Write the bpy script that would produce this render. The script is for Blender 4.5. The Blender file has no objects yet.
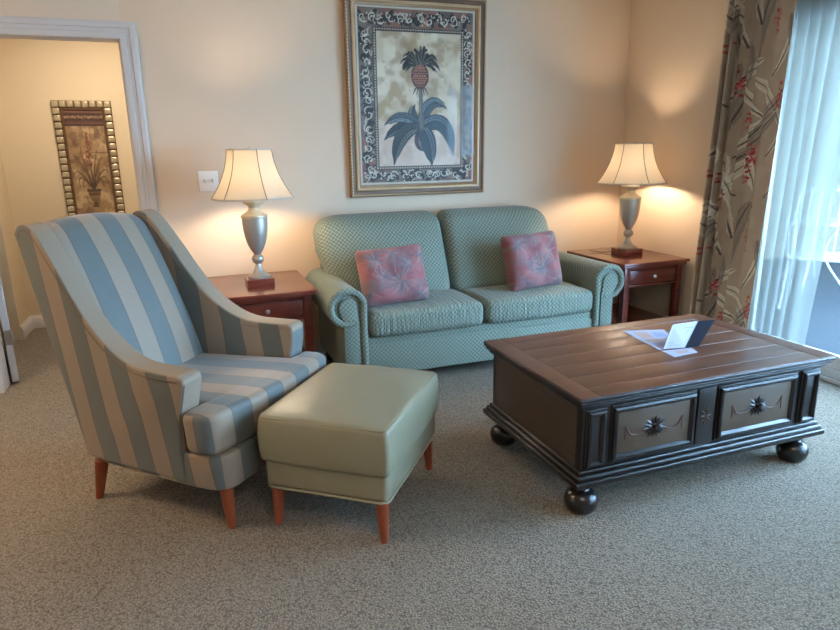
import bpy, bmesh, math, random
import numpy as np
from mathutils import Vector, Matrix

PI = math.pi
SC = bpy.context.scene
COL = SC.collection
RNG = random.Random(7)


# ------------------------------------------------------------------ helpers
def lin(c):
    c = c / 255.0
    return c / 12.92 if c <= 0.04045 else ((c + 0.055) / 1.055) ** 2.4


def rgb(r, g, b):
    return (lin(r), lin(g), lin(b), 1.0)


def tag(o, label=None, cat=None, group=None, kind=None):
    if label: o['label'] = label
    if cat: o['category'] = cat
    if group: o['group'] = group
    if kind: o['kind'] = kind
    return o


def thing(name, label, cat, loc=(0, 0, 0), rz=0.0, group=None):
    o = bpy.data.objects.new(name, None)
    COL.objects.link(o)
    o.empty_display_size = 0.1
    o.location = loc
    o.rotation_euler = (0, 0, rz)
    return tag(o, label, cat, group)


class MB:
    """collects shapes into one mesh"""

    def __init__(self):
        self.v, self.f, self.uv, self.mi = [], [], [], []

    def add(self, verts, faces, uvs=None, mi=0):
        o = len(self.v)
        self.v += [tuple(p) for p in verts]
        for k, f in enumerate(faces):
            self.f.append([i + o for i in f])
            self.mi.append(mi if not isinstance(mi, list) else mi[k])
            if uvs is not None:
                self.uv.append(uvs[k])
            else:
                P = [Vector(verts[i]) for i in f]
                n = Vector((0, 0, 0))
                for a in range(len(P)):
                    n += P[a].cross(P[(a + 1) % len(P)])
                ax = max(range(3), key=lambda q: abs(n[q]))
                i0, i1 = ((1, 2), (0, 2), (0, 1))[ax]
                self.uv.append([(p[i0], p[i1]) for p in P])
        return self

    def rbox(self, c, h, r=0.004, n=(1, 1, 1), k=2, deform=None, uvf=None, mi=0, puff=0.0):
        """rounded box; deform works on points in box axes (relative to the centre)"""
        h = [max(x, 1e-4) for x in h]
        r = min(r, min(h) * 0.999)

        def line(hh, nn):
            a = [-hh + r - r * math.tan(PI / 4 * (k - i) / k) for i in range(k)]
            b = [-hh + r + (2 * hh - 2 * r) * i / nn for i in range(nn + 1)]
            return a + b + [-x for x in reversed(a)]
        L = [line(h[i], n[i]) for i in range(3)]
        verts, idx, faces, uvs = [], {}, [], []
        raw = []

        def vid(p):
            key = tuple(round(x, 6) for x in p)
            if key in idx: return idx[key]
            q = [max(-(h[i] - r), min(h[i] - r, p[i])) for i in range(3)]
            d = Vector([p[i] - q[i] for i in range(3)])
            if d.length > 1e-9: d = d.normalized() * r
            q = [q[i] + d[i] for i in range(3)]
            if puff:
                for i in range(3):
                    j, m = (i + 1) % 3, (i + 2) % 3
                    if abs(abs(p[i]) - h[i]) < 1e-6 and i == min(range(3), key=lambda t: h[t]):
                        s = max(0, 1 - (p[j] / h[j]) ** 2) * max(0, 1 - (p[m] / h[m]) ** 2)
                        q[i] += math.copysign(puff * s ** 0.7, p[i])
            raw.append(q)
            w = deform(*q) if deform else q
            verts.append((w[0] + c[0], w[1] + c[1], w[2] + c[2]))
            idx[key] = len(verts) - 1
            return idx[key]
        for ax in range(3):
            a, b = (ax + 1) % 3, (ax + 2) % 3
            for s in (-1, 1):
                for i in range(len(L[a]) - 1):
                    for j in range(len(L[b]) - 1):
                        q = []
                        for (ii, jj) in ((i, j), (i + 1, j), (i + 1, j + 1), (i, j + 1)):
                            p = [0, 0, 0]; p[ax] = s * h[ax]; p[a] = L[a][ii]; p[b] = L[b][jj]
                            q.append(vid(p))
                        if s < 0: q.reverse()
                        faces.append(q)
                        if uvf:
                            uvs.append([uvf(ax * s if ax else (0.5 * s), raw[t]) for t in q])
                        else:
                            i0, i1 = ((1, 2), (0, 2), (0, 1))[ax]
                            uvs.append([(raw[t][i0] + c[i0], raw[t][i1] + c[i1]) for t in q])
        return self.add(verts, faces, uvs, mi)

    def box(self, a, b, r=0.003, k=2, mi=0):
        c = [(a[i] + b[i]) / 2 for i in range(3)]
        h = [abs(b[i] - a[i]) / 2 for i in range(3)]
        return self.rbox(c, h, min(r, min(h) * 0.9), (1, 1, 1), k, mi=mi)

    def lathe(self, prof, c=(0, 0, 0), seg=32, mi=0, cap=True):
        verts, faces = [], []
        for (r, z) in prof:
            for s in range(seg):
                t = 2 * PI * s / seg
                verts.append((c[0] + r * math.cos(t), c[1] + r * math.sin(t), c[2] + z))
        for i in range(len(prof) - 1):
            for s in range(seg):
                t = (s + 1) % seg
                faces.append([i * seg + s, i * seg + t, (i + 1) * seg + t, (i + 1) * seg + s])
        if cap:
            faces.append(list(range(seg))[::-1])
            faces.append([(len(prof) - 1) * seg + s for s in range(seg)])
        return self.add(verts, faces, None, mi)

    def tube(self, pts, rad=0.005, seg=8, closed=False, mi=0):
        P = [Vector(p) for p in pts]
        n = len(P)
        verts, faces = [], []
        prev = None
        for i in range(n):
            a = P[(i - 1) % n] if (closed or i > 0) else P[i]
            b = P[(i + 1) % n] if (closed or i < n - 1) else P[i]
            t = (b - a).normalized()
            if prev is None:
                x = t.cross(Vector((0, 0, 1)))
                if x.length < .05: x = t.cross(Vector((1, 0, 0)))
            else:
                x = prev - t * prev.dot(t)
            x.normalize(); y = x.cross(t).normalized()
            prev = x
            rr = rad[i] if isinstance(rad, (list, tuple)) else rad
            for s in range(seg):
                q = 2 * PI * s / seg
                verts.append(P[i] + x * (rr * math.cos(q)) + y * (rr * math.sin(q)))
        m = n if closed else n - 1
        for i in range(m):
            j = (i + 1) % n
            for s in range(seg):
                t = (s + 1) % seg
                faces.append([i * seg + s, i * seg + t, j * seg + t, j * seg + s])
        if not closed:
            faces.append(list(range(seg))[::-1]); faces.append([(n - 1) * seg + s for s in range(seg)])
        return self.add(verts, faces, None, mi)

    def prism(self, poly, axis, d0, d1, bevel=0.0, seg=3, xf=None, mi=0, uvf=None, mif=None):
        """extrude a 2-D outline along an axis; poly in the two other axes in x,y,z order"""
        bm = bmesh.new()

        def P(p, d):
            if axis == 0: return (d, p[0], p[1])
            if axis == 1: return (p[0], d, p[1])
            return (p[0], p[1], d)
        a = [bm.verts.new(P(p, d0)) for p in poly]
        b = [bm.verts.new(P(p, d1)) for p in poly]
        n = len(poly)
        f0 = bm.faces.new(a); f1 = bm.faces.new(b)
        for i in range(n):
            bm.faces.new((a[i], a[(i + 1) % n], b[(i + 1) % n], b[i]))
        bmesh.ops.recalc_face_normals(bm, faces=bm.faces)
        if bevel > 0:
            es = list(f0.edges) + list(f1.edges)
            bmesh.ops.bevel(bm, geom=es, offset=bevel, segments=seg, affect='EDGES', profile=0.5, clamp_overlap=True)
        bmesh.ops.recalc_face_normals(bm, faces=bm.faces)
        bm.normal_update()
        bm.verts.index_update()
        verts = [tuple(v.co) for v in bm.verts]
        faces = [[v.index for v in f.verts] for f in bm.faces]
        nn = [tuple(f.normal) for f in bm.faces]
        bm.free()
        uvs = [[uvf(nn[k], verts[i]) for i in f] for k, f in enumerate(faces)] if uvf else None
        mis = [mif(nn[k], verts, f) for k, f in enumerate(faces)] if mif else mi
        if xf: verts = [xf(*v) for v in verts]
        return self.add(verts, faces, uvs, mis)

    def build(self, name, mats, parent=None, off=(0, 0, 0), smooth=True, angle=35, **tags):
        me = bpy.data.meshes.new(name)
        me.from_pydata([(v[0] - off[0], v[1] - off[1], v[2] - off[2]) for v in self.v], [], self.f)
        ul = me.uv_layers.new(name='UVMap')
        flat = [c for f in self.uv for p in f for c in p]
        ul.data.foreach_set('uv', flat)
        mats = mats if isinstance(mats, (list, tuple)) else [mats]
        for m in mats: me.materials.append(m)
        me.polygons.foreach_set('material_index', self.mi)
        me.polygons.foreach_set('use_smooth', [smooth] * len(self.f))
        me.update()
        if smooth: me.set_sharp_from_angle(angle=math.radians(angle))
        o = bpy.data.objects.new(name, me)
        COL.objects.link(o)
        if parent: o.parent = parent
        return tag(o, **tags)


def set_colors(o, cols):
    at = o.data.color_attributes.new('paint', 'FLOAT_COLOR', 'POINT')
    at.data.foreach_set('color', np.asarray(cols, np.float32).ravel())


def smoothcurve(pts, n=8, closed=False):
    """Catmull-Rom through 2-D or 3-D points"""
    P = [np.array(p, float) for p in pts]
    m = len(P); out = []
    rng = range(m) if closed else range(m - 1)
    for i in rng:
        g = (lambda k: P[k % m]) if closed else (lambda k: P[max(0, min(m - 1, k))])
        p0, p1, p2, p3 = g(i - 1), g(i), g(i + 1), g(i + 2)
        for s in range(n):
            t = s / n
            out.append(tuple(0.5 * ((2 * p1) + (p2 - p0) * t + (2 * p0 - 5 * p1 + 4 * p2 - p3) * t * t + (3 * p1 - p0 - 3 * p2 + p3) * t ** 3)))
    if not closed: out.append(tuple(P[-1]))
    return out


# ------------------------------------------------------------------ materials
class NT:
    def __init__(self, name):
        self.m = bpy.data.materials.new(name)
        self.m.use_nodes = True
        self.t = self.m.node_tree
        self.n = self.t.nodes
        self.b = self.n['Principled BSDF']
        self.out = self.n['Material Output']

    def node(self, typ, **kw):
        nd = self.n.new('ShaderNode' + typ)
        for k, v in kw.items():
            if k.startswith('i_'):
                key = k[2:]
                nd.inputs[int(key) if key.isdigit() else key.replace('_', ' ')].default_value = v
            else:
                setattr(nd, k, v)
        return nd

    def link(self, a, ao, b, bi):
        self.t.links.new(a.outputs[ao], b.inputs[bi])

    def math(self, op, a, b=None):
        nd = self.n.new('ShaderNodeMath'); nd.operation = op
        for i, x in enumerate((a, b)):
            if x is None: continue
            if isinstance(x, (int, float)): nd.inputs[i].default_value = x
            else: self.t.links.new(x, nd.inputs[i])
        return nd.outputs[0]

    def mix(self, fac, a, b, blend='MIX'):
        nd = self.n.new('ShaderNodeMix'); nd.data_type = 'RGBA'; nd.blend_type = blend
        for i, x in ((0, fac), (6, a), (7, b)):
            if isinstance(x, (int, float, tuple)): nd.inputs[i].default_value = x
            else: self.t.links.new(x, nd.inputs[i])
        return nd.outputs[2]

    def coord(self, kind='Object', scale=None):
        tc = self.n.new('ShaderNodeTexCoord')
        if scale is None: return tc.outputs[kind]
        mp = self.n.new('ShaderNodeMapping'); mp.inputs['Scale'].default_value = scale
        self.t.links.new(tc.outputs[kind], mp.inputs['Vector'])
        return mp.outputs[0]

    def noise(self, vec, scale, detail=3, rough=0.5):
        nd = self.node('TexNoise'); nd.inputs['Scale'].default_value = scale
        nd.inputs['Detail'].default_value = detail; nd.inputs['Roughness'].default_value = rough
        self.t.links.new(vec, nd.inputs['Vector'])
        return nd.outputs[0]

    def bump(self, h, strength=0.3, dist=0.01):
        nd = self.node('Bump'); nd.inputs['Strength'].default_value = strength; nd.inputs['Distance'].default_value = dist
        self.t.links.new(h, nd.inputs['Height'])
        self.t.links.new(nd.outputs[0], self.b.inputs['Normal'])

    def base(self, x):
        if isinstance(x, tuple): self.b.inputs['Base Color'].default_value = x
        else: self.t.links.new(x, self.b.inputs['Base Color'])

    def set(self, **kw):
        for k, v in kw.items(): self.b.inputs[k.replace('_', ' ')].default_value = v
        return self


def ramp(nt, fac, stops):
    nd = nt.node('ValToRGB')
    cr = nd.color_ramp
    while len(cr.elements) > 1: cr.elements.remove(cr.elements[-1])
    cr.elements[0].position, cr.elements[0].color = stops[0]
    for p, c in stops[1:]:
        e = cr.elements.new(p); e.color = c
    nt.t.links.new(fac, nd.inputs[0])
    return nd.outputs[0]


def plain(name, col, rough=0.5, metal=0.0, bump=0.0, bscale=60, var=0.0, coat=0.0):
    nt = NT(name); v = nt.coord('Object')
    nz = nt.noise(v, bscale)
    if var:
        dark = tuple(c * (1 - var) for c in col[:3]) + (1,)
        lite = tuple(min(1, c * (1 + var)) for c in col[:3]) + (1,)
        nt.base(nt.mix(nt.noise(v, bscale * 0.35, 4), dark, lite))
    else:
        nt.base(col)
    nt.set(Roughness=rough, Metallic=metal)
    if coat: nt.set(Coat_Weight=coat, Coat_Roughness=0.12)
    if bump: nt.bump(nz, bump, 0.002)
    return nt.m


def wood(name, c0, c1, rough=0.3, axis=0, coat=0.0, scale=1.0, bump=0.05, crough=.15):
    nt = NT(name)
    s = [26 * scale] * 3; s[axis] = 1.6 * scale
    v = nt.coord('Object', tuple(s))
    a = nt.noise(v, 1.6, 5, 0.6)
    nt.base(ramp(nt, a, [(0.3, c0), (0.55, c1), (0.75, tuple(x * 0.85 for x in c0[:3]) + (1,))]))
    nt.set(Roughness=rough)
    if coat: nt.set(Coat_Weight=coat, Coat_Roughness=crough)
    nt.bump(a, bump, 0.002)
    return nt.m


def m_wall(name, col, var=0.05):
    nt = NT(name); v = nt.coord('Object')
    n1 = nt.noise(v, 1.7, 4); n2 = nt.noise(v, 45, 5, 0.65)
    nt.base(nt.mix(n1, tuple(c * (1 - var) for c in col[:3]) + (1,), tuple(min(1, c * (1 + var)) for c in col[:3]) + (1,)))
    nt.set(Roughness=0.75); nt.bump(n2, 0.16, 0.004)
    return nt.m


def m_carpet():
    nt = NT('carpet'); v = nt.coord('Object')
    vo = nt.node('TexVoronoi'); vo.inputs['Scale'].default_value = 150; vo.inputs['Randomness'].default_value = .75
    nt.t.links.new(v, vo.inputs['Vector'])
    big = nt.noise(v, 1.1, 3); mid = nt.noise(v, 190, 2, 0.6)
    c = ramp(nt, vo.outputs['Distance'], [(0.0, rgb(184, 172, 155)), (0.4, rgb(142, 131, 115)), (0.8, rgb(84, 75, 63))])
    c = nt.mix(nt.math('MULTIPLY', mid, 0.45), c, rgb(124, 116, 104))
    c = nt.mix(nt.math('MULTIPLY', big, 0.25), c, rgb(132, 124, 112))
    nt.base(c); nt.set(Roughness=0.95)
    nt.b.inputs['Specular IOR Level'].default_value = 0.15
    h = nt.math('ADD', nt.math('MULTIPLY', vo.outputs['Distance'], -1.0), nt.math('MULTIPLY', mid, 0.6))
    nt.bump(h, 0.8, 0.006)
    return nt.m


def m_lattice():
    """sea-green upholstery with a small cream diamond lattice"""
    nt = NT('sofa_fabric'); uv = nt.coord('UV')
    sp = nt.node('SeparateXYZ'); nt.t.links.new(uv, sp.inputs[0])
    P = 0.0262
    a = nt.math('FRACT', nt.math('DIVIDE', nt.math('ADD', sp.outputs[0], nt.math('MULTIPLY', sp.outputs[1], 1.05)), P))
    b = nt.math('FRACT', nt.math('DIVIDE', nt.math('SUBTRACT', sp.outputs[0], nt.math('MULTIPLY', sp.outputs[1], 1.05)), P))
    la = nt.math('GREATER_THAN', nt.math('ABSOLUTE', nt.math('SUBTRACT', a, 0.5)), 0.435)
    lb = nt.math('GREATER_THAN', nt.math('ABSOLUTE', nt.math('SUBTRACT', b, 0.5)), 0.435)
    da = nt.math('LESS_THAN', nt.math('ABSOLUTE', nt.math('SUBTRACT', a, 0.5)), 0.11)
    db = nt.math('LESS_THAN', nt.math('ABSOLUTE', nt.math('SUBTRACT', b, 0.5)), 0.11)
    L = nt.math('MAXIMUM', la, lb)
    D = nt.math('MULTIPLY', da, db)
    c = nt.mix(nt.noise(uv, 9, 3), rgb(76, 93, 86), rgb(88, 106, 97))
    c = nt.mix(nt.math('MULTIPLY', L, 0.85), c, rgb(168, 170, 144))
    c = nt.mix(nt.math('MULTIPLY', D, 0.45), c, rgb(168, 150, 122))
    nt.base(c); nt.set(Roughness=0.8, Sheen_Weight=0.15)
    nt.bump(nt.math('ADD', L, nt.math('MULTIPLY', nt.noise(uv, 300, 2), 0.7)), 0.25, 0.002)
    return nt.m


def m_lattice_ruched():
    m = m_lattice_src.copy(); m.name = 'sofa_fabric_gathered'
    t = m.node_tree
    b = t.nodes['Principled BSDF']
    old = b.inputs['Normal'].links[0].from_node
    tc = t.nodes.new('ShaderNodeTexCoord'); mp = t.nodes.new('ShaderNodeMapping'); mp.inputs['Scale'].default_value = (62, 5, 9)
    nz = t.nodes.new('ShaderNodeTexNoise'); nz.inputs['Scale'].default_value = 1.0; nz.inputs['Detail'].default_value = 2
    bp = t.nodes.new('ShaderNodeBump'); bp.inputs['Strength'].default_value = 0.8; bp.inputs['Distance'].default_value = 0.02
    t.links.new(tc.outputs['Object'], mp.inputs[0]); t.links.new(mp.outputs[0], nz.inputs['Vector'])
    t.links.new(nz.outputs[0], bp.inputs['Height']); t.links.new(old.outputs[0], bp.inputs['Normal'])
    t.links.new(bp.outputs[0], b.inputs['Normal'])
    return m


SW = 0.087  # stripe width of the armchair fabric


def m_stripes():
    nt = NT('striped_fabric'); uv = nt.coord('UV')
    sp = nt.node('SeparateXYZ'); nt.t.links.new(uv, sp.inputs[0])
    q = nt.math('DIVIDE', sp.outputs[0], SW)
    odd = nt.math('FLOORED_MODULO', nt.math('FLOOR', q), 2.0)
    fr = nt.math('FRACT', q)
    edge = nt.math('GREATER_THAN', nt.math('ABSOLUTE', nt.math('SUBTRACT', fr, 0.5)), 0.478)
    mp = nt.node('Mapping'); mp.inputs['Scale'].default_value = (40, 420, 1); nt.t.links.new(uv, mp.inputs[0])
    st = nt.noise(mp.outputs[0], 1.0, 3)
    mp2 = nt.node('Mapping'); mp2.inputs['Scale'].default_value = (5, 5, 1); nt.t.links.new(uv, mp2.inputs[0])
    cl = nt.noise(mp2.outputs[0], 1.0, 3)
    be = nt.mix(st, rgb(126, 108, 87), rgb(146, 127, 105))
    te = nt.mix(st, rgb(76, 82, 78), rgb(92, 99, 95))
    c = nt.mix(odd, be, te)
    c = nt.mix(nt.math('MULTIPLY', cl, 0.22), c, rgb(128, 128, 122))
    c = nt.mix(nt.math('MULTIPLY', edge, 0.75), c, rgb(84, 70, 58))
    nt.base(c); nt.set(Roughness=0.62, Sheen_Weight=0.25)
    nt.bump(st, 0.12, 0.0015)
    return nt.m


def m_paint(name, rough=0.6, weave=0.0, sheen=0.0, coat=0.0, trans=0.0):
    nt = NT(name)
    at = nt.node('Attribute', attribute_name='paint')
    nt.base(at.outputs['Color']); nt.set(Roughness=rough, Sheen_Weight=sheen)
    if coat: nt.set(Coat_Weight=coat, Coat_Roughness=0.05)
    if weave: nt.bump(nt.noise(nt.coord('Object'), 350, 2), weave, 0.002)
    if trans:
        tl = nt.node('BsdfTranslucent'); mx = nt.node('MixShader'); mx.inputs[0].default_value = trans
        nt.t.links.new(at.outputs['Color'], tl.inputs[0])
        nt.t.links.new(nt.b.outputs[0], mx.inputs[1]); nt.t.links.new(tl.outputs[0], mx.inputs[2])
        nt.t.links.new(mx.outputs[0], nt.out.inputs[0])
    return nt.m


def m_cloth_translucent(name, col, trans, transp, weave=True, tcol=None):
    nt = NT(name)
    nt.base(col); nt.set(Roughness=0.85)
    tl = nt.node('BsdfTranslucent'); tl.inputs[0].default_value = tcol or col
    mx = nt.node('MixShader'); mx.inputs[0].default_value = trans
    nt.t.links.new(nt.b.outputs[0], mx.inputs[1]); nt.t.links.new(tl.outputs[0], mx.inputs[2])
    last = mx.outputs[0]
    if weave:
        sp = nt.node('SeparateXYZ'); nt.t.links.new(nt.coord('UV'), sp.inputs[0])
        w = nt.noise(nt.coord('UV', (900, 60, 1)), 1.0, 2)
        nt.bump(w, 0.1, 0.001)
    if transp:
        tr = nt.node('BsdfTransparent'); m2 = nt.node('MixShader')
        m2.inputs[0].default_value = transp
        nt.t.links.new(last, m2.inputs[1]); nt.t.links.new(tr.outputs[0], m2.inputs[2])
        last = m2.outputs[0]
    nt.t.links.new(last, nt.out.inputs[0])
    return nt.m


def m_glass(name, tint=(0.97, 0.985, 0.985, 1), refl=0.03):
    nt = NT(name)
    tr = nt.node('BsdfTransparent'); tr.inputs[0].default_value = tint
    gl = nt.node('BsdfGlossy'); gl.inputs['Roughness'].default_value = 0.02
    lw = nt.node('LayerWeight'); lw.inputs[0].default_value = 0.5
    mx = nt.node('MixShader')
    f = nt.math('ADD', nt.math('MULTIPLY', nt.math('POWER', lw.outputs['Facing'], 5.0), 0.9), refl)
    nt.t.links.new(f, mx.inputs[0])
    nt.t.links.new(tr.outputs[0], mx.inputs[1]); nt.t.links.new(gl.outputs[0], mx.inputs[2])
    nt.t.links.new(mx.outputs[0], nt.out.inputs[0])
    return nt.m


M = {}
M['wall'] = m_wall('wall_paint', rgb(216, 193, 166))
M['hall'] = m_wall('hall_paint', rgb(214, 196, 164))
M['ceil'] = m_wall('ceiling_paint', rgb(232, 228, 220), 0.02)
M['white'] = plain('white_trim', rgb(196, 191, 186), 0.4)
M['carpet'] = m_carpet()
m_lattice_src = M['sofa'] = m_lattice()
M['ruched'] = m_lattice_ruched()
M['stripe'] = m_stripes()
M['roll'] = plain('plain_stripe_fabric', rgb(134, 118, 98), 0.65, bump=0.15, bscale=260, var=0.06)
M['welt'] = plain('welt_cord', rgb(104, 90, 74), 0.7)
M['leather'] = plain('olive_leather', rgb(134, 129, 106), 0.36, bump=0.10, bscale=38, var=0.08)
M['piping'] = plain('leather_piping', rgb(140, 136, 112), 0.45)
M['cherry_leg'] = wood('cherry_leg_wood', rgb(112, 52, 30), rgb(138, 66, 38), 0.32, axis=2)
M['mahogany'] = wood('mahogany', rgb(74, 26, 20), rgb(104, 40, 28), 0.24, axis=0, coat=0.3)
M['mahog_top'] = wood('mahogany_top', rgb(88, 36, 26), rgb(118, 52, 38), 0.22, axis=0, coat=0.4)
M['nickel'] = plain('brushed_nickel', rgb(190, 188, 182), 0.3, 1.0)
M['urn'] = plain('champagne_metal', rgb(176, 170, 160), 0.38, 0.55, bump=0.04, bscale=90, var=0.04)
M['cap'] = plain('cream_gold_metal', rgb(206, 192, 164), 0.45, 0.35)
M['shade'] = m_cloth_translucent('lamp_shade_linen', rgb(236, 228, 210), 0.75, 0.0, tcol=rgb(240, 232, 218))
M['trimline'] = plain('shade_seam', rgb(150, 134, 110), 0.7)
M['shadetrim'] = plain('shade_binding', rgb(196, 186, 172), 0.7)
M['table_top'] = wood('coffee_top_wood', rgb(68, 39, 28), rgb(96, 60, 44), 0.32, axis=0, coat=0.35, bump=0.03, crough=.34)
M['black_wood'] = plain('rubbed_black_wood', rgb(28, 25, 25), 0.28, bump=0.15, bscale=25, var=0.3, coat=0.2)
M['brown_side'] = wood('dark_side_wood', rgb(52, 42, 35), rgb(68, 56, 46), 0.42, axis=1)
M['panel'] = plain('painted_panel', rgb(76, 58, 39), 0.5, bump=0.1, bscale=20, var=0.15)
M['swag'] = plain('swag_paint', rgb(84, 50, 42), 0.5)
M['ornament'] = plain('ornament_paint', rgb(26, 24, 28), 0.35)
M['rosette'] = plain('rosette_paint', rgb(84, 66, 60), 0.4)
M['gold'] = plain('antique_gold', rgb(150, 116, 80), 0.42, 0.2, bump=0.3, bscale=60, var=0.25)
M['gold_light'] = plain('light_gold', rgb(190, 158, 118), 0.4, 0.25, var=0.15)
M['gold_dark'] = plain('dark_gold', rgb(98, 70, 46), 0.45, 0.15, var=0.2)
M['silver_gold'] = plain('silver_gold', rgb(186, 172, 142), 0.36, 0.6, var=0.2)
M['print'] = m_paint('printed_paper', 0.6)
M['pillow'] = m_paint('pillow_fabric', 0.8, 0.2, 0.15)
M['curtain'] = m_paint('curtain_fabric', 0.8, 0.1, 0.1, trans=0.18)
M['sheer'] = m_cloth_translucent('sheer_voile', rgb(190, 192, 186), 0.55, 0.54, tcol=rgb(150, 154, 146))
M['glass'] = m_glass('window_glass')
M['pic_glass'] = m_glass('picture_glass', refl=.006)
M['alu'] = plain('white_aluminium', rgb(206, 208, 208), 0.4)
M['brass'] = plain('brass', rgb(184, 150, 90), 0.3, 0.9)
M['steel'] = plain('hinge_steel', rgb(170, 165, 155), 0.35, 0.9)
M['switch'] = plain('switch_plastic', rgb(232, 228, 220), 0.35)
M['paper'] = plain('white_paper', rgb(172, 174, 192), 0.7)
M['paper_line'] = plain('printed_grey', rgb(140, 146, 176), 0.5)
M['paper_photo'] = plain('printed_tan', rgb(176, 150, 136), 0.5)
M['navy'] = plain('navy_card', rgb(5, 6, 22), 0.7)
M['paper'].node_tree.nodes['Principled BSDF'].inputs['Specular IOR Level'].default_value = .15
M['navy'].node_tree.nodes['Principled BSDF'].inputs['Specular IOR Level'].default_value = .15
M['acrylic'] = m_glass('clear_acrylic')
M['patio'] = plain('patio_concrete', rgb(54, 60, 66), 0.8, bump=0.1, var=0.08, bscale=12)
M['ext_wall'] = m_wall('stucco', rgb(140, 132, 112))
M['patio_white'] = plain('patio_white_metal', rgb(176, 178, 176), 0.4)
M['dark'] = plain('dark_leg_finish', rgb(20, 18, 17), 0.8)  # near-black finish of the short sofa legs
M['cord'] = plain('lamp_cord', rgb(120, 106, 90), 0.5)
M['bulb'] = None
nt = NT('bulb_glow'); nt.base(rgb(255, 240, 215)); nt.set(Emission_Color=(1.0, .79, .58, 1), Emission_Strength=520.0); M['bulb'] = nt.m
nt = NT('diffuser_glow'); nt.base(rgb(250, 248, 240)); nt.set(Emission_Color=rgb(255, 232, 200), Emission_Strength=2.0); M['diffuser'] = nt.m


# ------------------------------------------------------------------ raster painter for printed patterns
class Canvas:
    def __init__(self, w, h, col):
        self.w, self.h = w, h
        self.a = np.zeros((h, w, 3)); self.a[:] = np.array(col) / 255.0
        self.X, self.Y = np.meshgrid((np.arange(w) + 0.5), (np.arange(h) + 0.5))
        self.wrap = False

    def _blend(self, sl, m, col):
        c = np.array(col) / 255.0
        self.a[sl] = self.a[sl] * (1 - m[..., None]) + c * m[..., None]

    def _sl(self, x0, y0, x1, y1):
        return (slice(max(0, int(y0)), min(self.h, int(y1) + 2)), slice(max(0, int(x0)), min(self.w, int(x1) + 2)))

    def stroke(self, pts, w0, w1, col, al=1.0):
        n = len(pts)
        for i in range(n - 1):
            (ax, ay), (bx, by) = pts[i], pts[i + 1]
            t0, t1 = i / (n - 1), (i + 1) / (n - 1)
            r = max(w0, w1) + 1.5
            sl = self._sl(min(ax, bx) - r, min(ay, by) - r, max(ax, bx) + r, max(ay, by) + r)
            X, Y = self.X[sl], self.Y[sl]
            if X.size == 0: continue
            dx, dy = bx - ax, by - ay
            t = np.clip(((X - ax) * dx + (Y - ay) * dy) / (dx * dx + dy * dy + 1e-9), 0, 1)
            d = np.hypot(X - ax - t * dx, Y - ay - t * dy)
            w = w0 + (w1 - w0) * (t0 + (t1 - t0) * t)
            self._blend(sl, np.clip(w - d + 0.5, 0, 1) * al, col)

    def poly(self, pts, col, al=1.0):
        xs = [p[0] for p in pts]; ys = [p[1] for p in pts]
        sl = self._sl(min(xs) - 1, min(ys) - 1, max(xs) + 1, max(ys) + 1)
        X, Y = self.X[sl], self.Y[sl]
        if X.size == 0: return
        ins = np.zeros(X.shape, bool)
        for i in range(len(pts)):
            (ax, ay), (bx, by) = pts[i], pts[(i + 1) % len(pts)]
            if abs(by - ay) < 1e-9: continue
            c = ((ay > Y) != (by > Y)) & (X < (bx - ax) * (Y - ay) / (by - ay) + ax)
            ins ^= c
        self._blend(sl, ins.astype(float) * al, col)

    def ell(self, cx, cy, rx, ry, col, al=1.0, rot=0.0):
        r = max(rx, ry) + 1
        sl = self._sl(cx - r, cy - r, cx + r, cy + r)
        X, Y = self.X[sl] - cx, self.Y[sl] - cy
        if X.size == 0: return
        c, s = math.cos(rot), math.sin(rot)
        d = np.hypot((X * c + Y * s) / rx, (-X * s + Y * c) / ry)
        self._blend(sl, np.clip((1 - d) * min(rx, ry) + 0.5, 0, 1) * al, col)

    def blotch(self, col, scale, al, seed, thr=0.5):
        rs = np.random.RandomState(seed)
        tot = np.zeros((self.h, self.w)); amp = 0
        for o in range(3):
            gw, gh = max(2, int(scale * 2 ** o)), max(2, int(scale * 2 ** o * self.h / self.w))
            g = rs.rand(gh + 1, gw + 1)
            fx = np.linspace(0, gw - 1e-6, self.w); fy = np.linspace(0, gh - 1e-6, self.h)
            ix, iy = fx.astype(int), fy.astype(int); tx, ty = fx - ix, fy - iy
            tx = tx * tx * (3 - 2 * tx); ty = ty * ty * (3 - 2 * ty)
            A = g[iy][:, ix] * (1 - tx) + g[iy][:, ix + 1] * tx
            B = g[iy + 1][:, ix] * (1 - tx) + g[iy + 1][:, ix + 1] * tx
            tot += (A * (1 - ty)[:, None] + B * ty[:, None]) * 0.5 ** o; amp += 0.5 ** o
        m = np.clip((tot / amp - thr) * 6 + 0.5, 0, 1) * al
        self._blend((slice(None), slice(None)), m, col)

    def linear(self):
        a = np.clip(self.a, 0, 1)
        return np.where(a <= 0.04045, a / 12.92, ((a + 0.055) / 1.055) ** 2.4)

    def sample(self, u, v):
        """u right, v up in 0..1 (arrays) -> linear rgba"""
        L = self.linear()
        x = np.clip((np.asarray(u) * self.w), 0, self.w - 1).astype(int)
        y = np.clip(((1 - np.asarray(v)) * self.h), 0, self.h - 1).astype(int)
        c = L[y, x]
        return np.concatenate([c, np.ones(c.shape[:-1] + (1,))], -1)


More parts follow.
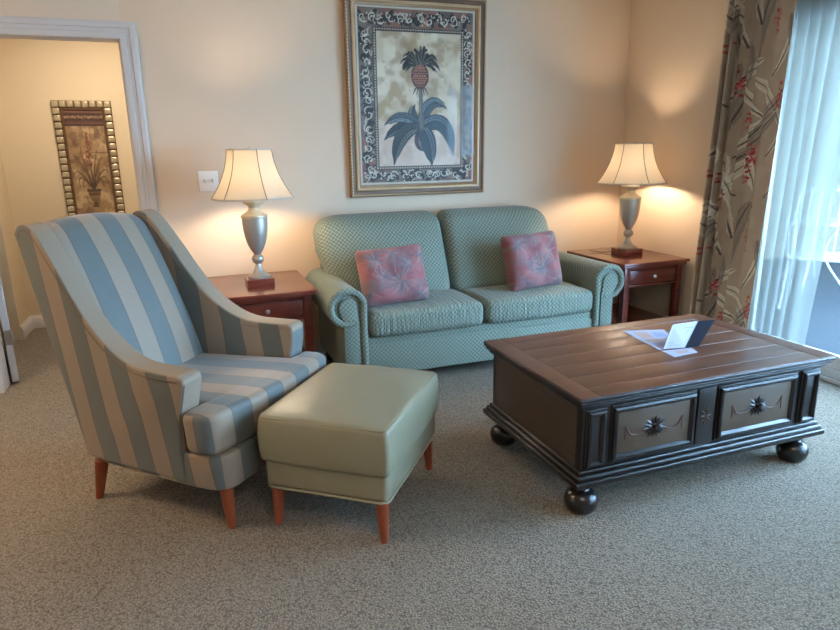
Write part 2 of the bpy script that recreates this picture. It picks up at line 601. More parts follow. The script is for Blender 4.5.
def leaf_shape(cv, base, ctrl, tip, wid, col, dark, lite, asym=0.0, veins=True):
    P = []
    for i in range(25):
        t = i / 24
        P.append(((1 - t) ** 2 * base[0] + 2 * t * (1 - t) * ctrl[0] + t * t * tip[0], (1 - t) ** 2 * base[1] + 2 * t * (1 - t) * ctrl[1] + t * t * tip[1]))
    Lp, Rp = [], []
    for i, (x, y) in enumerate(P):
        t = i / 24
        a = P[max(0, i - 1)]; b = P[min(24, i + 1)]
        dx, dy = b[0] - a[0], b[1] - a[1]; l = math.hypot(dx, dy) + 1e-9
        w = wid * (0.3 + 0.7 * math.sin(PI * min(1, t * 0.95 + 0.12)) ** 0.8) * (1 if t < 0.85 else (1 - t) / 0.15 * 0.85 + 0.15)
        Lp.append((x - dy / l * w * (1 + asym), y + dx / l * w * (1 + asym)))
        Rp.append((x + dy / l * w * (1 - asym), y - dx / l * w * (1 - asym)))
    cv.poly(Lp + Rp[::-1], col)
    if veins:
        for k in (-0.66, -0.33, 0.33, 0.66):
            q = [(p[0] + (l_[0] - p[0]) * k, p[1] + (l_[1] - p[1]) * k) for p, l_ in zip(P, Lp)]
            cv.stroke(q[1:-2], 0.5, 0.3, lite if k < 0 else dark, 0.7)
    cv.stroke(P[:-1], 0.9, 0.4, dark, 0.9)
    cv.stroke(Lp, 0.6, 0.5, dark, 0.8); cv.stroke(Rp, 0.6, 0.5, dark, 0.6)


def curl(cv, x, y, r, a0, turns, col, w=1.2, sgn=1, al=1.0):
    pts = []
    for i in range(22):
        t = i / 21
        a = a0 + sgn * turns * 2 * PI * t
        rr = r * (1 - 0.85 * t)
        pts.append((x + rr * math.cos(a), y + rr * math.sin(a)))
    cv.stroke(pts, w, w * 0.6, col, al)


def art_pineapple():
    W, H = 236, 330
    cv = Canvas(W, H, (128, 108, 94))
    cv.blotch((86, 74, 68), 16, 0.7, 3, 0.5)
    cv.blotch((158, 92, 72), 7, 0.6, 4, 0.58)
    r = random.Random(11)
    ax0, ay0, ax1, ay1 = 38, 44, W - 30, H - 36   # inner picture
    # scrolling foliage in the border
    cream, brown = (228, 210, 184), (56, 50, 50)
    spots = []
    y = 18
    for x in range(14, W - 6, 18):
        spots += [(x, 21), (x, H - 18)]
    for y in range(44, H - 30, 18):
        spots += [(19, y), (W - 15, y)]
    for k, (x, y) in enumerate(spots):
        x += r.uniform(-3, 3); y += r.uniform(-3, 3)
        for q in range(4):
            a = r.uniform(0, 6.28)
            leaf = [(x, y), (x + 9 * math.cos(a), y + 9 * math.sin(a)), (x + 14 * math.cos(a + 0.5), y + 14 * math.sin(a + 0.5))]
            leaf_shape(cv, leaf[0], leaf[1], leaf[2], 3.2, brown if q else (132, 84, 62), (38, 34, 34), cream, veins=False)
        curl(cv, x, y, 9.5, r.uniform(0, 6.28), 0.75, cream, 0.9, r.choice((-1, 1)), 0.9)
        curl(cv, x + r.uniform(-6, 6), y + r.uniform(-6, 6), 6.5, r.uniform(0, 6.28), 1.0, cream, 0.9, r.choice((-1, 1)), 0.8)
        for q in range(4):
            a = r.uniform(0, 6.28); d = r.uniform(7, 12)
            cv.ell(x + d * math.cos(a), y + d * math.sin(a), 1.8, 1.2, cream, 0.8, a)
    cv.stroke([(2, 2), (W - 3, 2), (W - 3, H - 3), (2, H - 3), (2, 2)], 2.0, 2.0, (208, 190, 166))
    # beaded inner rule
    cv.poly([(ax0 - 7, ay0 - 7), (ax1 + 7, ay0 - 7), (ax1 + 7, ay1 + 7), (ax0 - 7, ay1 + 7)], (66, 56, 52))
    for x in np.arange(ax0 - 3, ax1 + 5, 5.0):
        for y in (ay0 - 3.5, ay1 + 3.5): cv.ell(x, y, 2.0, 1.8, (186, 166, 140))
    for y in np.arange(ay0 - 3, ay1 + 5, 5.0):
        for x in (ax0 - 3.5, ax1 + 3.5): cv.ell(x, y, 1.8, 2.0, (186, 166, 140))
    cv.poly([(ax0, ay0), (ax1, ay0), (ax1, ay1), (ax0, ay1)], (214, 194, 170))
    sub = Canvas(ax1 - ax0, ay1 - ay0, (214, 188, 156))
    sub.blotch((176, 142, 102), 4, 0.8, 21, 0.5)
    sub.blotch((236, 216, 186), 5, 0.7, 22, 0.55)
    sub.blotch((150, 116, 82), 8, 0.5, 23, 0.6)
    cv.a[ay0:ay1, ax0:ax1] = sub.a
    low = np.clip((np.arange(ay1 - ay0) / (ay1 - ay0) - 0.6) * 3.0, 0, 0.55)[:, None, None]
    cv.a[ay0:ay1, ax0:ax1] = cv.a[ay0:ay1, ax0:ax1] * (1 - low) + np.array((228, 194, 182)) / 255 * low

    def S(x, y):  # photo-crop coordinates -> canvas
        return ((x - 14) / 376 * W, (y - 15) / 565 * H)
    d, l, g = (24, 26, 28), (168, 168, 154), (66, 70, 66)
    sc = W / 376
    leaf_shape(cv, S(215, 392), S(165, 352), S(192, 318), 15 * sc, (70, 72, 68), d, l)
    leaf_shape(cv, S(205, 392), S(140, 372), S(92, 432), 17 * sc, (46, 52, 56), d, l)
    leaf_shape(cv, S(208, 390), S(235, 270), S(296, 330), 18 * sc, (76, 82, 84), d, l)
    leaf_shape(cv, S(205, 388), S(150, 330), S(93, 384), 15 * sc, (84, 92, 94), d, l)
    leaf_shape(cv, S(200, 392), S(135, 395), S(122, 514), 22 * sc, g, d, l)
    leaf_shape(cv, S(215, 390), S(300, 330), S(318, 486), 24 * sc, (62, 70, 74), d, l)
    leaf_shape(cv, S(205, 400), S(190, 450), S(218, 470), 10 * sc, (104, 74, 70), d, l)
    leaf_shape(cv, S(215, 395), S(240, 430), S(246, 520), 25 * sc, (60, 66, 72), d, l)
    # stem
    cv.stroke([S(210, 258), S(212, 330), S(213, 395)], 3.6, 4.6, (96, 90, 76))
    cv.stroke([S(208, 262), S(209, 330), S(210, 390)], 0.9, 0.9, (150, 140, 116))
    for q in (-24, -12, 0, 12, 24):
        cv.stroke([S(210, 252), S(210 + q * 0.7, 268), S(210 + q, 284)], 2.0, 0.5, (70, 56, 46))
    # fruit
    cx, cy = S(209, 226); rx, ry = 28 * sc, 38 * sc
    cv.ell(cx, cy, rx, ry, (74, 40, 32))
    for i in range(-5, 6):
        for j in range(-4, 5):
            x = cx + (j + 0.5 * (i % 2)) * 5.2; y = cy + i * 4.6
            if ((x - cx) / (rx - 2)) ** 2 + ((y - cy) / (ry - 2)) ** 2 < 1:
                cv.ell(x, y, 2.2, 2.0, (186, 106, 70)); cv.ell(x, y + 0.6, 1.0, 0.9, (96, 48, 36)); cv.ell(x - .6, y - .8, .8, .6, (226, 160, 116))
    # crown
    rr = random.Random(4)
    for k in range(30):
        a = -112 + 224 * ((k * 11) % 30) / 29 + rr.uniform(-4, 4)
        L2 = (64 - abs(a) * .16) * sc * rr.uniform(.75, 1.12)
        t = math.radians(a)
        b = S(209 + a * .10, 190)
        c = (b[0] + 0.7 * L2 * math.sin(t), b[1] - 0.95 * L2 * math.cos(t * .8))
        e = (b[0] + L2 * math.sin(t) * 1.0, b[1] - L2 * math.cos(t) * 0.75 + abs(math.sin(t)) * 7)
        sh_ = rr.uniform(.7, 1.25)
        leaf_shape(cv, b, c, e, 1.9, (84 * sh_, 72 * sh_, 56 * sh_), (34, 28, 26), (150, 134, 100), veins=False); cv.stroke([b, ((b[0] + c[0]) / 2, (b[1] + c[1]) / 2), c], .7, .4, (158, 140, 106), .8)
    return cv


def art_urn():
    W, H = 110, 300
    cv = Canvas(W, H, (150, 122, 88))
    cv.blotch((188, 162, 122), 4, 0.8, 31, 0.5)
    cv.blotch((106, 78, 54), 5, 0.7, 32, 0.6)
    cv.poly([(0, 0), (W, 0), (W, 44), (0, 44)], (78, 50, 40))
    for y, c in ((5, (112, 78, 60)), (12, (62, 38, 32)), (20, (122, 92, 70)), (27, (64, 42, 34)), (36, (104, 66, 52)), (42, (52, 34, 28))):
        cv.stroke([(0, y), (W, y + 1)], 2.2, 2.2, c)
    for x in range(6, W, 9): curl(cv, x, 20, 4, x, 1, (160, 130, 98), 0.8)
    cv.stroke([(0, 120), (W, 118)], 0.8, 0.8, (112, 86, 60)); cv.stroke([(W * .62, 48), (W * .6, 118)], 0.7, 0.7, (116, 90, 62))
    cv.stroke([(W * .25, 120), (W * .27, 230)], 0.7, 0.7, (122, 96, 66))
    dk = (66, 50, 36)
    for tx, ty, cx, cy in ((14, 130, 40, 150), (20, 215, 14, 160), (34, 112, 44, 160), (92, 130, 74, 150), (100, 210, 98, 160), (80, 112, 66, 150), (8, 180, 18, 150), (104, 175, 92, 148), (28, 216, 30, 170), (86, 214, 84, 168)):
        P = [((1 - t) ** 2 * 57 + 2 * t * (1 - t) * cx + t * t * tx, (1 - t) ** 2 * 222 + 2 * t * (1 - t) * cy + t * t * ty) for t in [i / 14 for i in range(15)]]
        cv.stroke(P, 2.6, 0.6, dk); cv.stroke(P[2:-2], 0.7, 0.4, (128, 104, 70))
    cv.stroke([(57, 222), (56, 120)], 1.5, 1.0, (84, 58, 44))
    rr = random.Random(5)
    for i in range(70):
        t = rr.random(); y = 62 + t * 95; w = 2 + t * 9
        cv.ell(56 + rr.uniform(-w, w), y, 1.7, 2.4, rr.choice(((126, 62, 44), (96, 48, 38), (150, 84, 58))))
    for i in range(26):
        t = rr.random(); cv.ell(36 + rr.uniform(-1, 1) * (1 + 4 * t), 105 + t * 40, 1.3, 1.8, (130, 78, 54))
    cv.poly([(36, 222), (78, 222), (76, 229), (38, 229)], (74, 58, 44))
    cv.poly([(39, 229), (75, 229), (72, 246), (64, 258), (50, 258), (42, 246)], (112, 88, 62))
    cv.poly([(53, 258), (61, 258), (63, 268), (68, 274), (46, 274), (51, 268)], (84, 64, 46))
    cv.stroke([(42, 236), (72, 236)], 1.4, 1.4, (62, 46, 36)); cv.stroke([(44, 245), (70, 245)], 0.8, 0.8, (160, 132, 96))
    cv.blotch((92, 68, 46), 6, 0.35, 35, 0.6)
    return cv


def art_pillow(seed):
    W = H = 150
    cv = Canvas(W, H, (142, 82, 82))
    cv.blotch((120, 66, 70), 6, 0.7, seed, 0.52)
    cv.blotch((158, 104, 100), 7, 0.6, seed + 1, 0.55)
    cv.blotch((108, 98, 98), 6, 0.55, seed + 2, 0.5)
    r = random.Random(seed)
    for (bx, by, n, L) in ((85, 92, 34, 62), (30, 34, 22, 46), (128, 30, 20, 44), (20, 120, 16, 40), (70, 20, 18, 40), (128, 128, 20, 44), (50, 78, 14, 36), (110, 60, 14, 36)):
        bx += r.uniform(-10, 10); by += r.uniform(-10, 10); a0 = r.uniform(0, 6)
        for i in range(n):
            a = a0 + i / n * 5.2 + r.uniform(-.08, .08)
            l = L * r.uniform(.6, 1.0)
            P = [(bx + l * t * math.cos(a + 0.35 * t), by + l * t * math.sin(a + 0.35 * t)) for t in (0.08, .3, .5, .75, 1)]
            cv.stroke(P, 1.5, 0.5, r.choice(((92, 92, 100), (112, 108, 110), (80, 80, 90), (148, 122, 112), (136, 96, 96))), 0.7)
    return cv


def art_curtain():
    W, H = 330, 420
    cv = Canvas(W, H, (190, 168, 144))
    cv.blotch((176, 154, 130), 12, 0.5, 51, 0.5)
    r = random.Random(52)
    cream, grey, dk, red = (236, 228, 206), (138, 126, 114), (88, 74, 66), (186, 58, 60)

    def fern(x, y, a, L, bend, col):
        S_ = []
        K = 34
        for i in range(K):
            t = i / (K - 1); aa = a + bend * t
            S_.append((x, y)); x += L / (K - 1) * math.cos(aa); y -= L / (K - 1) * math.sin(aa)
        for i in range(1, K - 1):
            t = i / (K - 1); aa = a + bend * t
            w = 27 * math.sin(PI * t) ** 0.6 * L / 140 * (.85 + .3 * ((i * 7) % 5) / 5)
            for s in (-1, 1):
                b = aa + s * 0.62
                px, py = S_[i]
                q = [(px, py), (px + 0.6 * w * math.cos(b), py - 0.6 * w * math.sin(b)), (px + w * math.cos(b - s * .3), py - w * math.sin(b - s * .3))]
                cv.stroke(q, 0.95, 0.45, col, 0.85)
        cv.stroke(S_, 1.6, 0.7, dk, 0.8)

    def flower(x, y, s):
        for i in range(26):
            t = r.random(); a = r.uniform(0, 6.28)
            px = x + s * 0.55 * t * math.cos(a); py = y + s * 1.1 * t * math.sin(a)
            cv.ell(px, py, 3.4, 2.4, r.choice((red, (182, 82, 78), (140, 44, 50), (196, 112, 100))), 0.9, a)
        for i in range(14):
            a = r.uniform(0, 6.28)
            cv.ell(x + s * .4 * r.random() * math.cos(a), y + s * .8 * r.random() * math.sin(a), 1.2, 1.0, (214, 170, 150), 0.8)

    for k in range(15):
        x = r.uniform(0, W); y = r.uniform(0, H)
        for xo in (-W, 0, W):
            for yo in (-H, 0, H):
                pass
    base = [(30, 120, 1.1, 150, .5, cream), (120, 230, 1.7, 160, -.5, grey), (230, 140, 0.9, 140, .7, cream), (75, 190, 1.9, 140, .5, cream), (270, 120, 2.0, 130, -.5, cream), (165, 250, 0.9, 130, .5, cream), (210, 350, 2.1, 140, .5, cream), (30, 300, 0.9, 130, -.4, cream), (300, 330, 1.9, 170, -.6, cream),
            (60, 350, 1.2, 170, .4, grey), (180, 400, 0.8, 150, .6, cream), (20, 410, 2.2, 130, -.8, cream), (250, 250, 2.4, 120, -.7, grey),
            (100, 60, 2.6, 120, -.9, cream), (320, 60, 2.0, 130, .5, grey), (150, 330, 2.6, 110, -.6, cream), (210, 60, 0.4, 100, .9, grey)]
    r2 = random.Random(8)
    base += [(r2.uniform(0, W), r2.uniform(0, H), r2.uniform(.7, 2.4), r2.uniform(110, 165), r2.uniform(-.6, .6), r2.choice((cream, cream, grey))) for q in range(12)]
    for (x, y, a, L, b, c) in base:
        for xo in (-W, 0, W):
            for yo in (-H, 0, H):
                if -170 < x + xo < W + 170 and -170 < y + yo < H + 170: fern(x + xo, y + yo, a, L, b, c)
    for (x, y, s) in ((60, 70, 24), (150, 150, 26), (265, 40, 24), (290, 205, 26), (70, 260, 26), (195, 290, 24), (300, 380, 25), (130, 395, 22), (20, 180, 20), (230, 130, 20), (225, 395, 20), (20, 20, 20), (110, 330, 20), (255, 310, 20), (120, 20, 20)):
        for xo in (-W, 0, W):
            for yo in (-H, 0, H):
                if -50 < x + xo < W + 50 and -50 < y + yo < H + 50: flower(x + xo, y + yo, s)
    return cv


# ------------------------------------------------------------------ the room
D = 4.04            # wall behind the sofa
WX = 3.127          # wall with the sliding door
CH = 2.44
LX = -2.6
FY = -2.2
OX0, OX1, OZ = -1.075, -0.232, 1.925   # doorway opening
DY0, DY1, DZ = -1.7, 3.02, 2.08        # sliding door opening


def struct(name, mb, m, parent=None, **k):
    o = mb.build(name, m, parent, **k)
    if parent is None: o['kind'] = 'structure'
    return o


struct('floor', MB().box((LX - .2, FY - .2, -0.1), (WX + 0.33, 6.0, 0), 0.001), M['carpet'])
struct('ceiling', MB().box((LX - .2, FY - .2, CH), (WX + 0.4, 6.0, CH + 0.1), 0.001), M['ceil'])
mb = MB()
mb.box((LX, D, 0), (OX0 - .018, D + 0.13, CH), .001).box((OX1 + .018, D, 0), (WX + 0.33, D + 0.13, CH), .001).box((OX0 - .018, D, OZ + .018), (OX1 + .018, D + 0.13, CH), .001)
struct('wall_back', mb, M['wall'])
mb = MB()
mb.box((WX, DY1, 0), (WX + 0.33, D, CH), .001).box((WX, DY0, DZ), (WX + 0.33, DY1, CH), .001).box((WX, FY, 0), (WX + 0.33, DY0, CH), .001)
struct('wall_right', mb, M['wall'])
struct('wall_left', MB().box((LX - .1, FY, 0), (LX, D + .13, CH), .001), M['wall'])
struct('wall_front', MB().box((LX, FY - .1, 0), (WX + .33, FY, CH), .001), M['wall'])
# hall beyond the doorway
HB = 5.6
mb = MB().box((-1.7, HB, 0), (0.7, HB + .1, CH), .001)
struct('wall_hall_back', mb, M['hall'])
struct('wall_hall_left', MB().box((-1.33, 5.25, 0), (-1.225, HB, CH), .001).box((-1.7, D + .13, 0), (-1.6, HB, CH), .001).box((-1.6, 5.25, 0), (-1.33, 5.3, CH), .001), M['hall'])
struct('wall_hall_right', MB().box((0.6, D + .13, 0), (0.7, HB, CH), .001), M['hall'])


def skirting(mb, x0, y0, x1, y1, nx, ny, h=0.095, t=0.016):
    """baseboard along a line, standing out along (nx, ny)"""
    prof = [(0, 0), (t, 0), (t, h * .72), (t * .55, h * .9), (t * .3, h), (0, h)]
    v = []
    for (px, py) in ((x0, y0), (x1, y1)):
        for (d, z) in prof: v.append((px + nx * d, py + ny * d, z))
    n = len(prof)
    f = [[i, (i + 1) % n, n + (i + 1) % n, n + i] for i in range(n)] + [list(range(n)), list(range(n, 2 * n))]
    mb.add(v, f)
    return mb


struct('baseboard_back', skirting(MB(), OX1 + .095, D, WX, D, 0, -1), M['white'])
struct('baseboard_right', skirting(MB(), WX, DY1 + .02, WX, D, -1, 0), M['white'])
struct('baseboard_hall', skirting(skirting(MB(), -1.225, HB, .6, HB, 0, -1, .1), -1.225, 5.25, -1.225, HB, 1, 0, .1), M['white'])

# door casing (trim) with stepped profile, room side
cw = 0.09
prof = [(0, 0), (0, .012), (.012, .017), (.03, .017), (.034, .012), (.052, .013), (.056, .02), (.078, .022), (.088, .018), (.09, 0)]


def casing(name, path):
    """path = list of (inner point, outward dir) ; profile offset d outward, height out of wall"""
    v, f = [], []
    for (px, pz, ox, oz) in path:
        for (d, t) in prof: v.append((px + ox * d, D - t, pz + oz * d))
    n = len(prof)
    for s in range(len(path) - 1):
        for i in range(n - 1):
            f.append([s * n + i, s * n + i + 1, (s + 1) * n + i + 1, (s + 1) * n + i])
    f.append(list(range(n))); f.append(list(range((len(path) - 1) * n, len(path) * n)))
    return struct(name, MB().add(v, f), M['white'], angle=25)


casing('trim_1', [(OX0, 0, -1, 0), (OX0, OZ, -1, 1), (OX1, OZ, 1, 1), (OX1, 0, 1, 0)])
mb = MB()
mb.box((OX0 - .018, D, 0), (OX0, D + .13, OZ), .002).box((OX1, D, 0), (OX1 + .018, D + .13, OZ), .002).box((OX0 - .018, D, OZ), (OX1 + .018, D + .13, OZ + .018), .002)
mb.box((OX1 - .012, D + .06, 0), (OX1, D + .095, OZ), .002)
struct('trim_2', mb, M['white'])

# hall door, swung open into the hall
dr = thing('door_2', None, None, (OX0 + .046, D + .145, 0), math.radians(15)); dr['kind'] = 'structure'
dmb = MB().box((-.036, 0, .012), (0, .82, OZ - .01), .002)
for z0, z1 in ((.2, .85), (1.0, 1.75)):
    for y0, y1 in ((.1, .37), (.46, .73)):
        dmb.box((-.002, y0, z0), (.004, y1, z1), .003)
dmb.build('door_leaf', M['white'], dr)
hg = MB()
hg.box((-.034, -.003, .24), (-.002, .001, .33), .001).tube([(.004, -.004, .24), (.004, -.004, .33)], .006)
hg.build('hinge', M['steel'], dr)
hg = MB().box((-.034, -.003, 1.6), (-.002, .001, 1.69), .001).tube([(.004, -.004, 1.6), (.004, -.004, 1.69)], .006)
hg.build('hinge', M['steel'], dr)
k = MB(); k.tube([(0, .75, .885), (.045, .75, .885)], .011, 12).tube([(.045, .755, .885), (.05, .66, .885)], .009, 10)
k.build('handle', M['brass'], dr)

# sliding glass door (frame, track, panes)
GX = WX + 0.20
sd = thing('door_1', None, None, (GX, DY0, 0)); sd['kind'] = 'structure'
L_ = DY1 - DY0
mb = MB()
mb.box((0, 0, 0), (.11, L_, .075), .004).box((-.012, 0, 0), (0, L_, .022), .003).box((0, 0, DZ - .05), (.11, L_, DZ), .004)
mb.box((0, 0, .07), (.11, .05, DZ - .05), .004).box((0, L_ - .05, .07), (.11, L_, DZ - .05), .004)
mb.build('door_frame', M['alu'], sd)
for (a, b, x) in ((.05, L_ / 3 + .03, .015), (L_ / 3 - .03, 2 * L_ / 3 + .03, .06), (2 * L_ / 3 - .03, L_ - .05, .015)):
    mb = MB(); w = .055
    mb.box((x, a, .075), (x + .035, a + w, DZ - .05), .003).box((x, b - w, .075), (x + .035, b, DZ - .05), .003)
    mb.box((x, a + w, .075), (x + .035, b - w, .075 + w + .02), .003).box((x, a + w, DZ - .05 - w), (x + .035, b - w, DZ - .05), .003)
    s = mb.build('sash', M['alu'], sd)
    MB().box((x + .014, a + w, .15), (x + .02, b - w, DZ - .05 - w), .0005).build('pane', M['glass'], s)

# patio outside
struct('patio_floor', MB().box((WX + .33, -3, -.14), (9.5, 7.5, -.03), .002), M['patio'])
struct('wall_patio', MB().box((WX + .33, 5.6, -.03), (9.5, 5.75, 3.2), .002), M['ext_wall'])
struct('wall_daylight_block', MB().box((8.6, 2.2, -.03), (8.75, 5.6, 2.5), .002), M['ext_wall'])  # added out of view to block low sky and darken the patio

struct('roof_daylight_block', MB().box((WX + .33, 2.3, 2.5), (9.5, 5.75, 2.62), .002), M['ext_wall'])  # added unseen slab, shades the patio strip visible through the door

# light switch
sw = thing('light_switch', 'white double toggle light switch plate on the wall beside the doorway', 'light switch', (.157, D, 1.09))
MB().rbox((0, -.004, .0625), (.056, .004, .06), .003, k=2).build('plate', M['switch'], sw)
for dx in (-.023, .023):
    MB().rbox((dx, -.013, .066), (.005, .009, .011), .003, k=2).build('toggle', M['white'], sw)


# ------------------------------------------------------------------ sofa
def make_sofa():
    F = 3.22
    so = thing('sofa', 'sea green two-seat rolled-arm sofa with diamond lattice fabric against the wall', 'sofa', (1.62, 3.6, 0))
    off = (1.62, 3.6, 0)
    # base with lower border band
    mb = MB()
    mb.rbox((1.62, 3.59, .2), (.76, .345, .11), .02, (6, 3, 2), 3)
    mb.rbox((1.62, 3.60, .170), (.755, .366, .092), .010, (6, 3, 1), 2)
    mb.build('base', M['sofa'], so, off)
    mb = MB()
    for x in (.80, 2.44):
        for y in (3.3, 3.88): mb.lathe([(.03, 0), (.034, .05), (.036, .1)], (x, y, 0), 12)
    for i, (x, y) in enumerate(((.80, 3.3), (2.44, 3.3), (.80, 3.88), (2.44, 3.88))):
        MB().lathe([(.022, 0), (.028, .05), (.03, .1)], (x, y, 0), 16).build('leg', M['dark'], so, off)
    # arms
    for s, xi in ((-1, .874), (1, 2.357)):
        # outline in (t, z): t=0 inner face, grows outwards
        cx, cz, r = .102, .492, .108
        pts = [(0.0, .10), (0.0, .44)]
        a0, a1 = math.radians(180 - 12), math.radians(-118)
        pts2 = [(cx + r * math.cos(a0 + (a1 - a0) * i / 22), cz + r * math.sin(a0 + (a1 - a0) * i / 22)) for i in range(23)]
        pts += pts2
        ox = .128
        pts += [(ox, pts2[-1][1] - .012), (ox, .10)]
        poly = [(xi + s * t, z) for t, z in pts]
        mb = MB().prism(poly, 1, F + .012, 3.93, .018, 3, uvf=arm_uv)
        mb.build('arm', M['sofa'], so, off, angle=50)
        # thick welt round the front of the scroll
        wp = [(0.012, .10), (0.014, .30), (.014, .43)] + [(cx + (r - .016) * math.cos(a0 + (a1 - a0) * i / 22), cz + (r - .016) * math.sin(a0 + (a1 - a0) * i / 22)) for i in range(23)]
        wp += [] and [(cx - .02 + .03 * math.cos(a), cz - .02 + .035 * math.sin(a)) for a in (math.radians(-60), math.radians(0), math.radians(60))]
        wp = smoothcurve(wp, 3)
        MB().tube([(xi + s * t, F + .010, z) for t, z in wp], .020, 10).build('arm_welt', M['sofa'], so, off)
        # flat front panel
        pp = [(.04, .095), (.04, .40)] + [(cx + .052 * math.cos(a), cz + .052 * math.sin(a)) for a in [math.radians(195 - i * 22) for i in range(10)]] + [(.13, .42), (.13, .095)]
        MB().prism([(xi + s * t, z) for t, z in pp], 1, F - .002, F + .03, .008, 2).build('arm_panel', M['sofa'], so, off)
    # back frame
    mb = MB().rbox((1.545, 3.905, .5), (.77, .06, .38), .05, (6, 1, 4), 3)
    mb.build('back_frame', M['sofa'], so, off)
    # back cushions
    for (x0, x1, sgn) in ((.735, 1.552, -1), (1.558, 2.352, 1)):
        xc, hw = (x0 + x1) / 2, (x1 - x0) / 2

        def df(x, y, z, hw=hw, sgn=sgn):
            t = (z + .26) / .52
            lean = .20 * t + .03 * t * t
            bulge = -.045 * max(0, 1 - (x / hw) ** 2) ** .6 * max(0, math.sin(PI * min(1, max(0, t)))) ** .6 if y < 0 else 0
            # the outer top corner droops, bottom tapers in towards the arm
            z = z * (1 - .02 * (z > 0)); xo = x / hw * sgn
            drop = -.055 * max(0, (xo - .55) / .45) ** 2 * max(0, t - .3) / .7 - .012 * max(0, (-xo - .7) / .3) ** 2 * max(0, t)
            tap = -.10 * sgn * max(0, .62 - t) / .62 * max(0, xo) ** 1.5
            return (x + tap, y + lean + bulge, z + drop)
        mb = MB().rbox((xc, 3.665, .672), (hw, .095, .262), .07, (12, 3, 10), 4, deform=df)
        mb.build('back_cushion', M['sofa'], so, off, angle=70)
    # seat cushions
    for (x0, x1) in ((.885, 1.588), (1.598, 2.345)):
        xc, hw = (x0 + x1) / 2, (x1 - x0) / 2

        def df(x, y, z, hw=hw):
            s = max(0, 1 - (x / hw) ** 2) ** .5
            e = max(0, 1 - (y / .24) ** 2)
            zz = z + (.016 * s * e if z > 0 else 0)
            yy = y - (.018 * s if y < -.1 else 0)
            return (x, yy, zz + .006 * math.sin(9 * x) * e * (z > 0))
        mb = MB().rbox((xc, 3.445, .378), (hw, .235, .07), .042, (14, 8, 2), 4, deform=df)
        c = mb.build('seat_cushion', M['ruched'], so, off, angle=70)
        for zz in (.425, .335):
            w = MB().tube([(x0 + .02 + (x1 - x0 - .04) * i / 16, 3.212 - .018 * math.sqrt(max(0, 1 - ((i - 8) / 8) ** 2)) + .006, zz + .003 * math.sin(i * 1.7)) for i in range(17)], .005, 6)
            w.build('piping', M['sofa'], c, off)
    return so


def arm_uv(n, v):
    if abs(n[1]) > .7: return (v[0], v[2])
    return (v[1], v[2] if abs(n[0]) > .7 else v[0])


make_sofa()


def pillow(name, label, loc, size, rot, seed):
    cv = art_pillow(seed)
    n = 60
    verts, uv2, faces, uvs = [], [], [], []
    W_, H_ = size
    for side in (1, -1):
        for j in range(n + 1):
            for i in range(n + 1):
                u, v = i / n * 2 - 1, j / n * 2 - 1
                e = (max(0, 1 - u ** 4) * max(0, 1 - v ** 4))
                y = .082 * e ** .42
                pin = 1 - .05 * (1 - abs(v) ** 2) * abs(u) ** 3
                pin2 = 1 - .05 * (1 - abs(u) ** 2) * abs(v) ** 3
                x = u * W_ / 2 * pin
                z = v * H_ / 2 * pin2
                # round the corners
                cr = max(0, abs(u) + abs(v) - 1.8) * .10
                x -= math.copysign(cr * W_, u); z -= math.copysign(cr * H_, v)
                y += .006 * math.sin(7 * u + 3 * v) * e * side
                verts.append((x, -side * y, z + H_ / 2)); uv2.append((i / n, j / n))
    N = (n + 1) ** 2
    for s in (0, 1):
        for j in range(n):
            for i in range(n):
                a = s * N + j * (n + 1) + i
                q = [a, a + 1, a + n + 2, a + n + 1]
                faces.append(q if s == 0 else q[::-1])
    mb = MB().add(verts, faces)
    o = mb.build(name, M['pillow'], None, angle=180)
    u = np.array(uv2)
    set_colors(o, cv.sample(u[:, 0], u[:, 1]))
    # weld the seam
    bm = bmesh.new(); bm.from_mesh(o.data); bmesh.ops.remove_doubles(bm, verts=bm.verts, dist=.0008); bm.to_mesh(o.data); bm.free()
    o.location = loc; o.rotation_euler = rot
    return tag(o, label, 'pillow', 'throw pillows on the sofa')


pillow('throw_pillow', 'rose and grey-blue throw pillow on the left seat cushion of the sofa', (1.10, 3.36, .452), (.41, .34), (math.radians(-19), math.radians(-2), math.radians(3)), 71)
pillow('throw_pillow', 'rose and grey-blue throw pillow on the right seat cushion of the sofa', (2.035, 3.39, .452), (.40, .36), (math.radians(-17), math.radians(-1.5), math.radians(7)), 83)


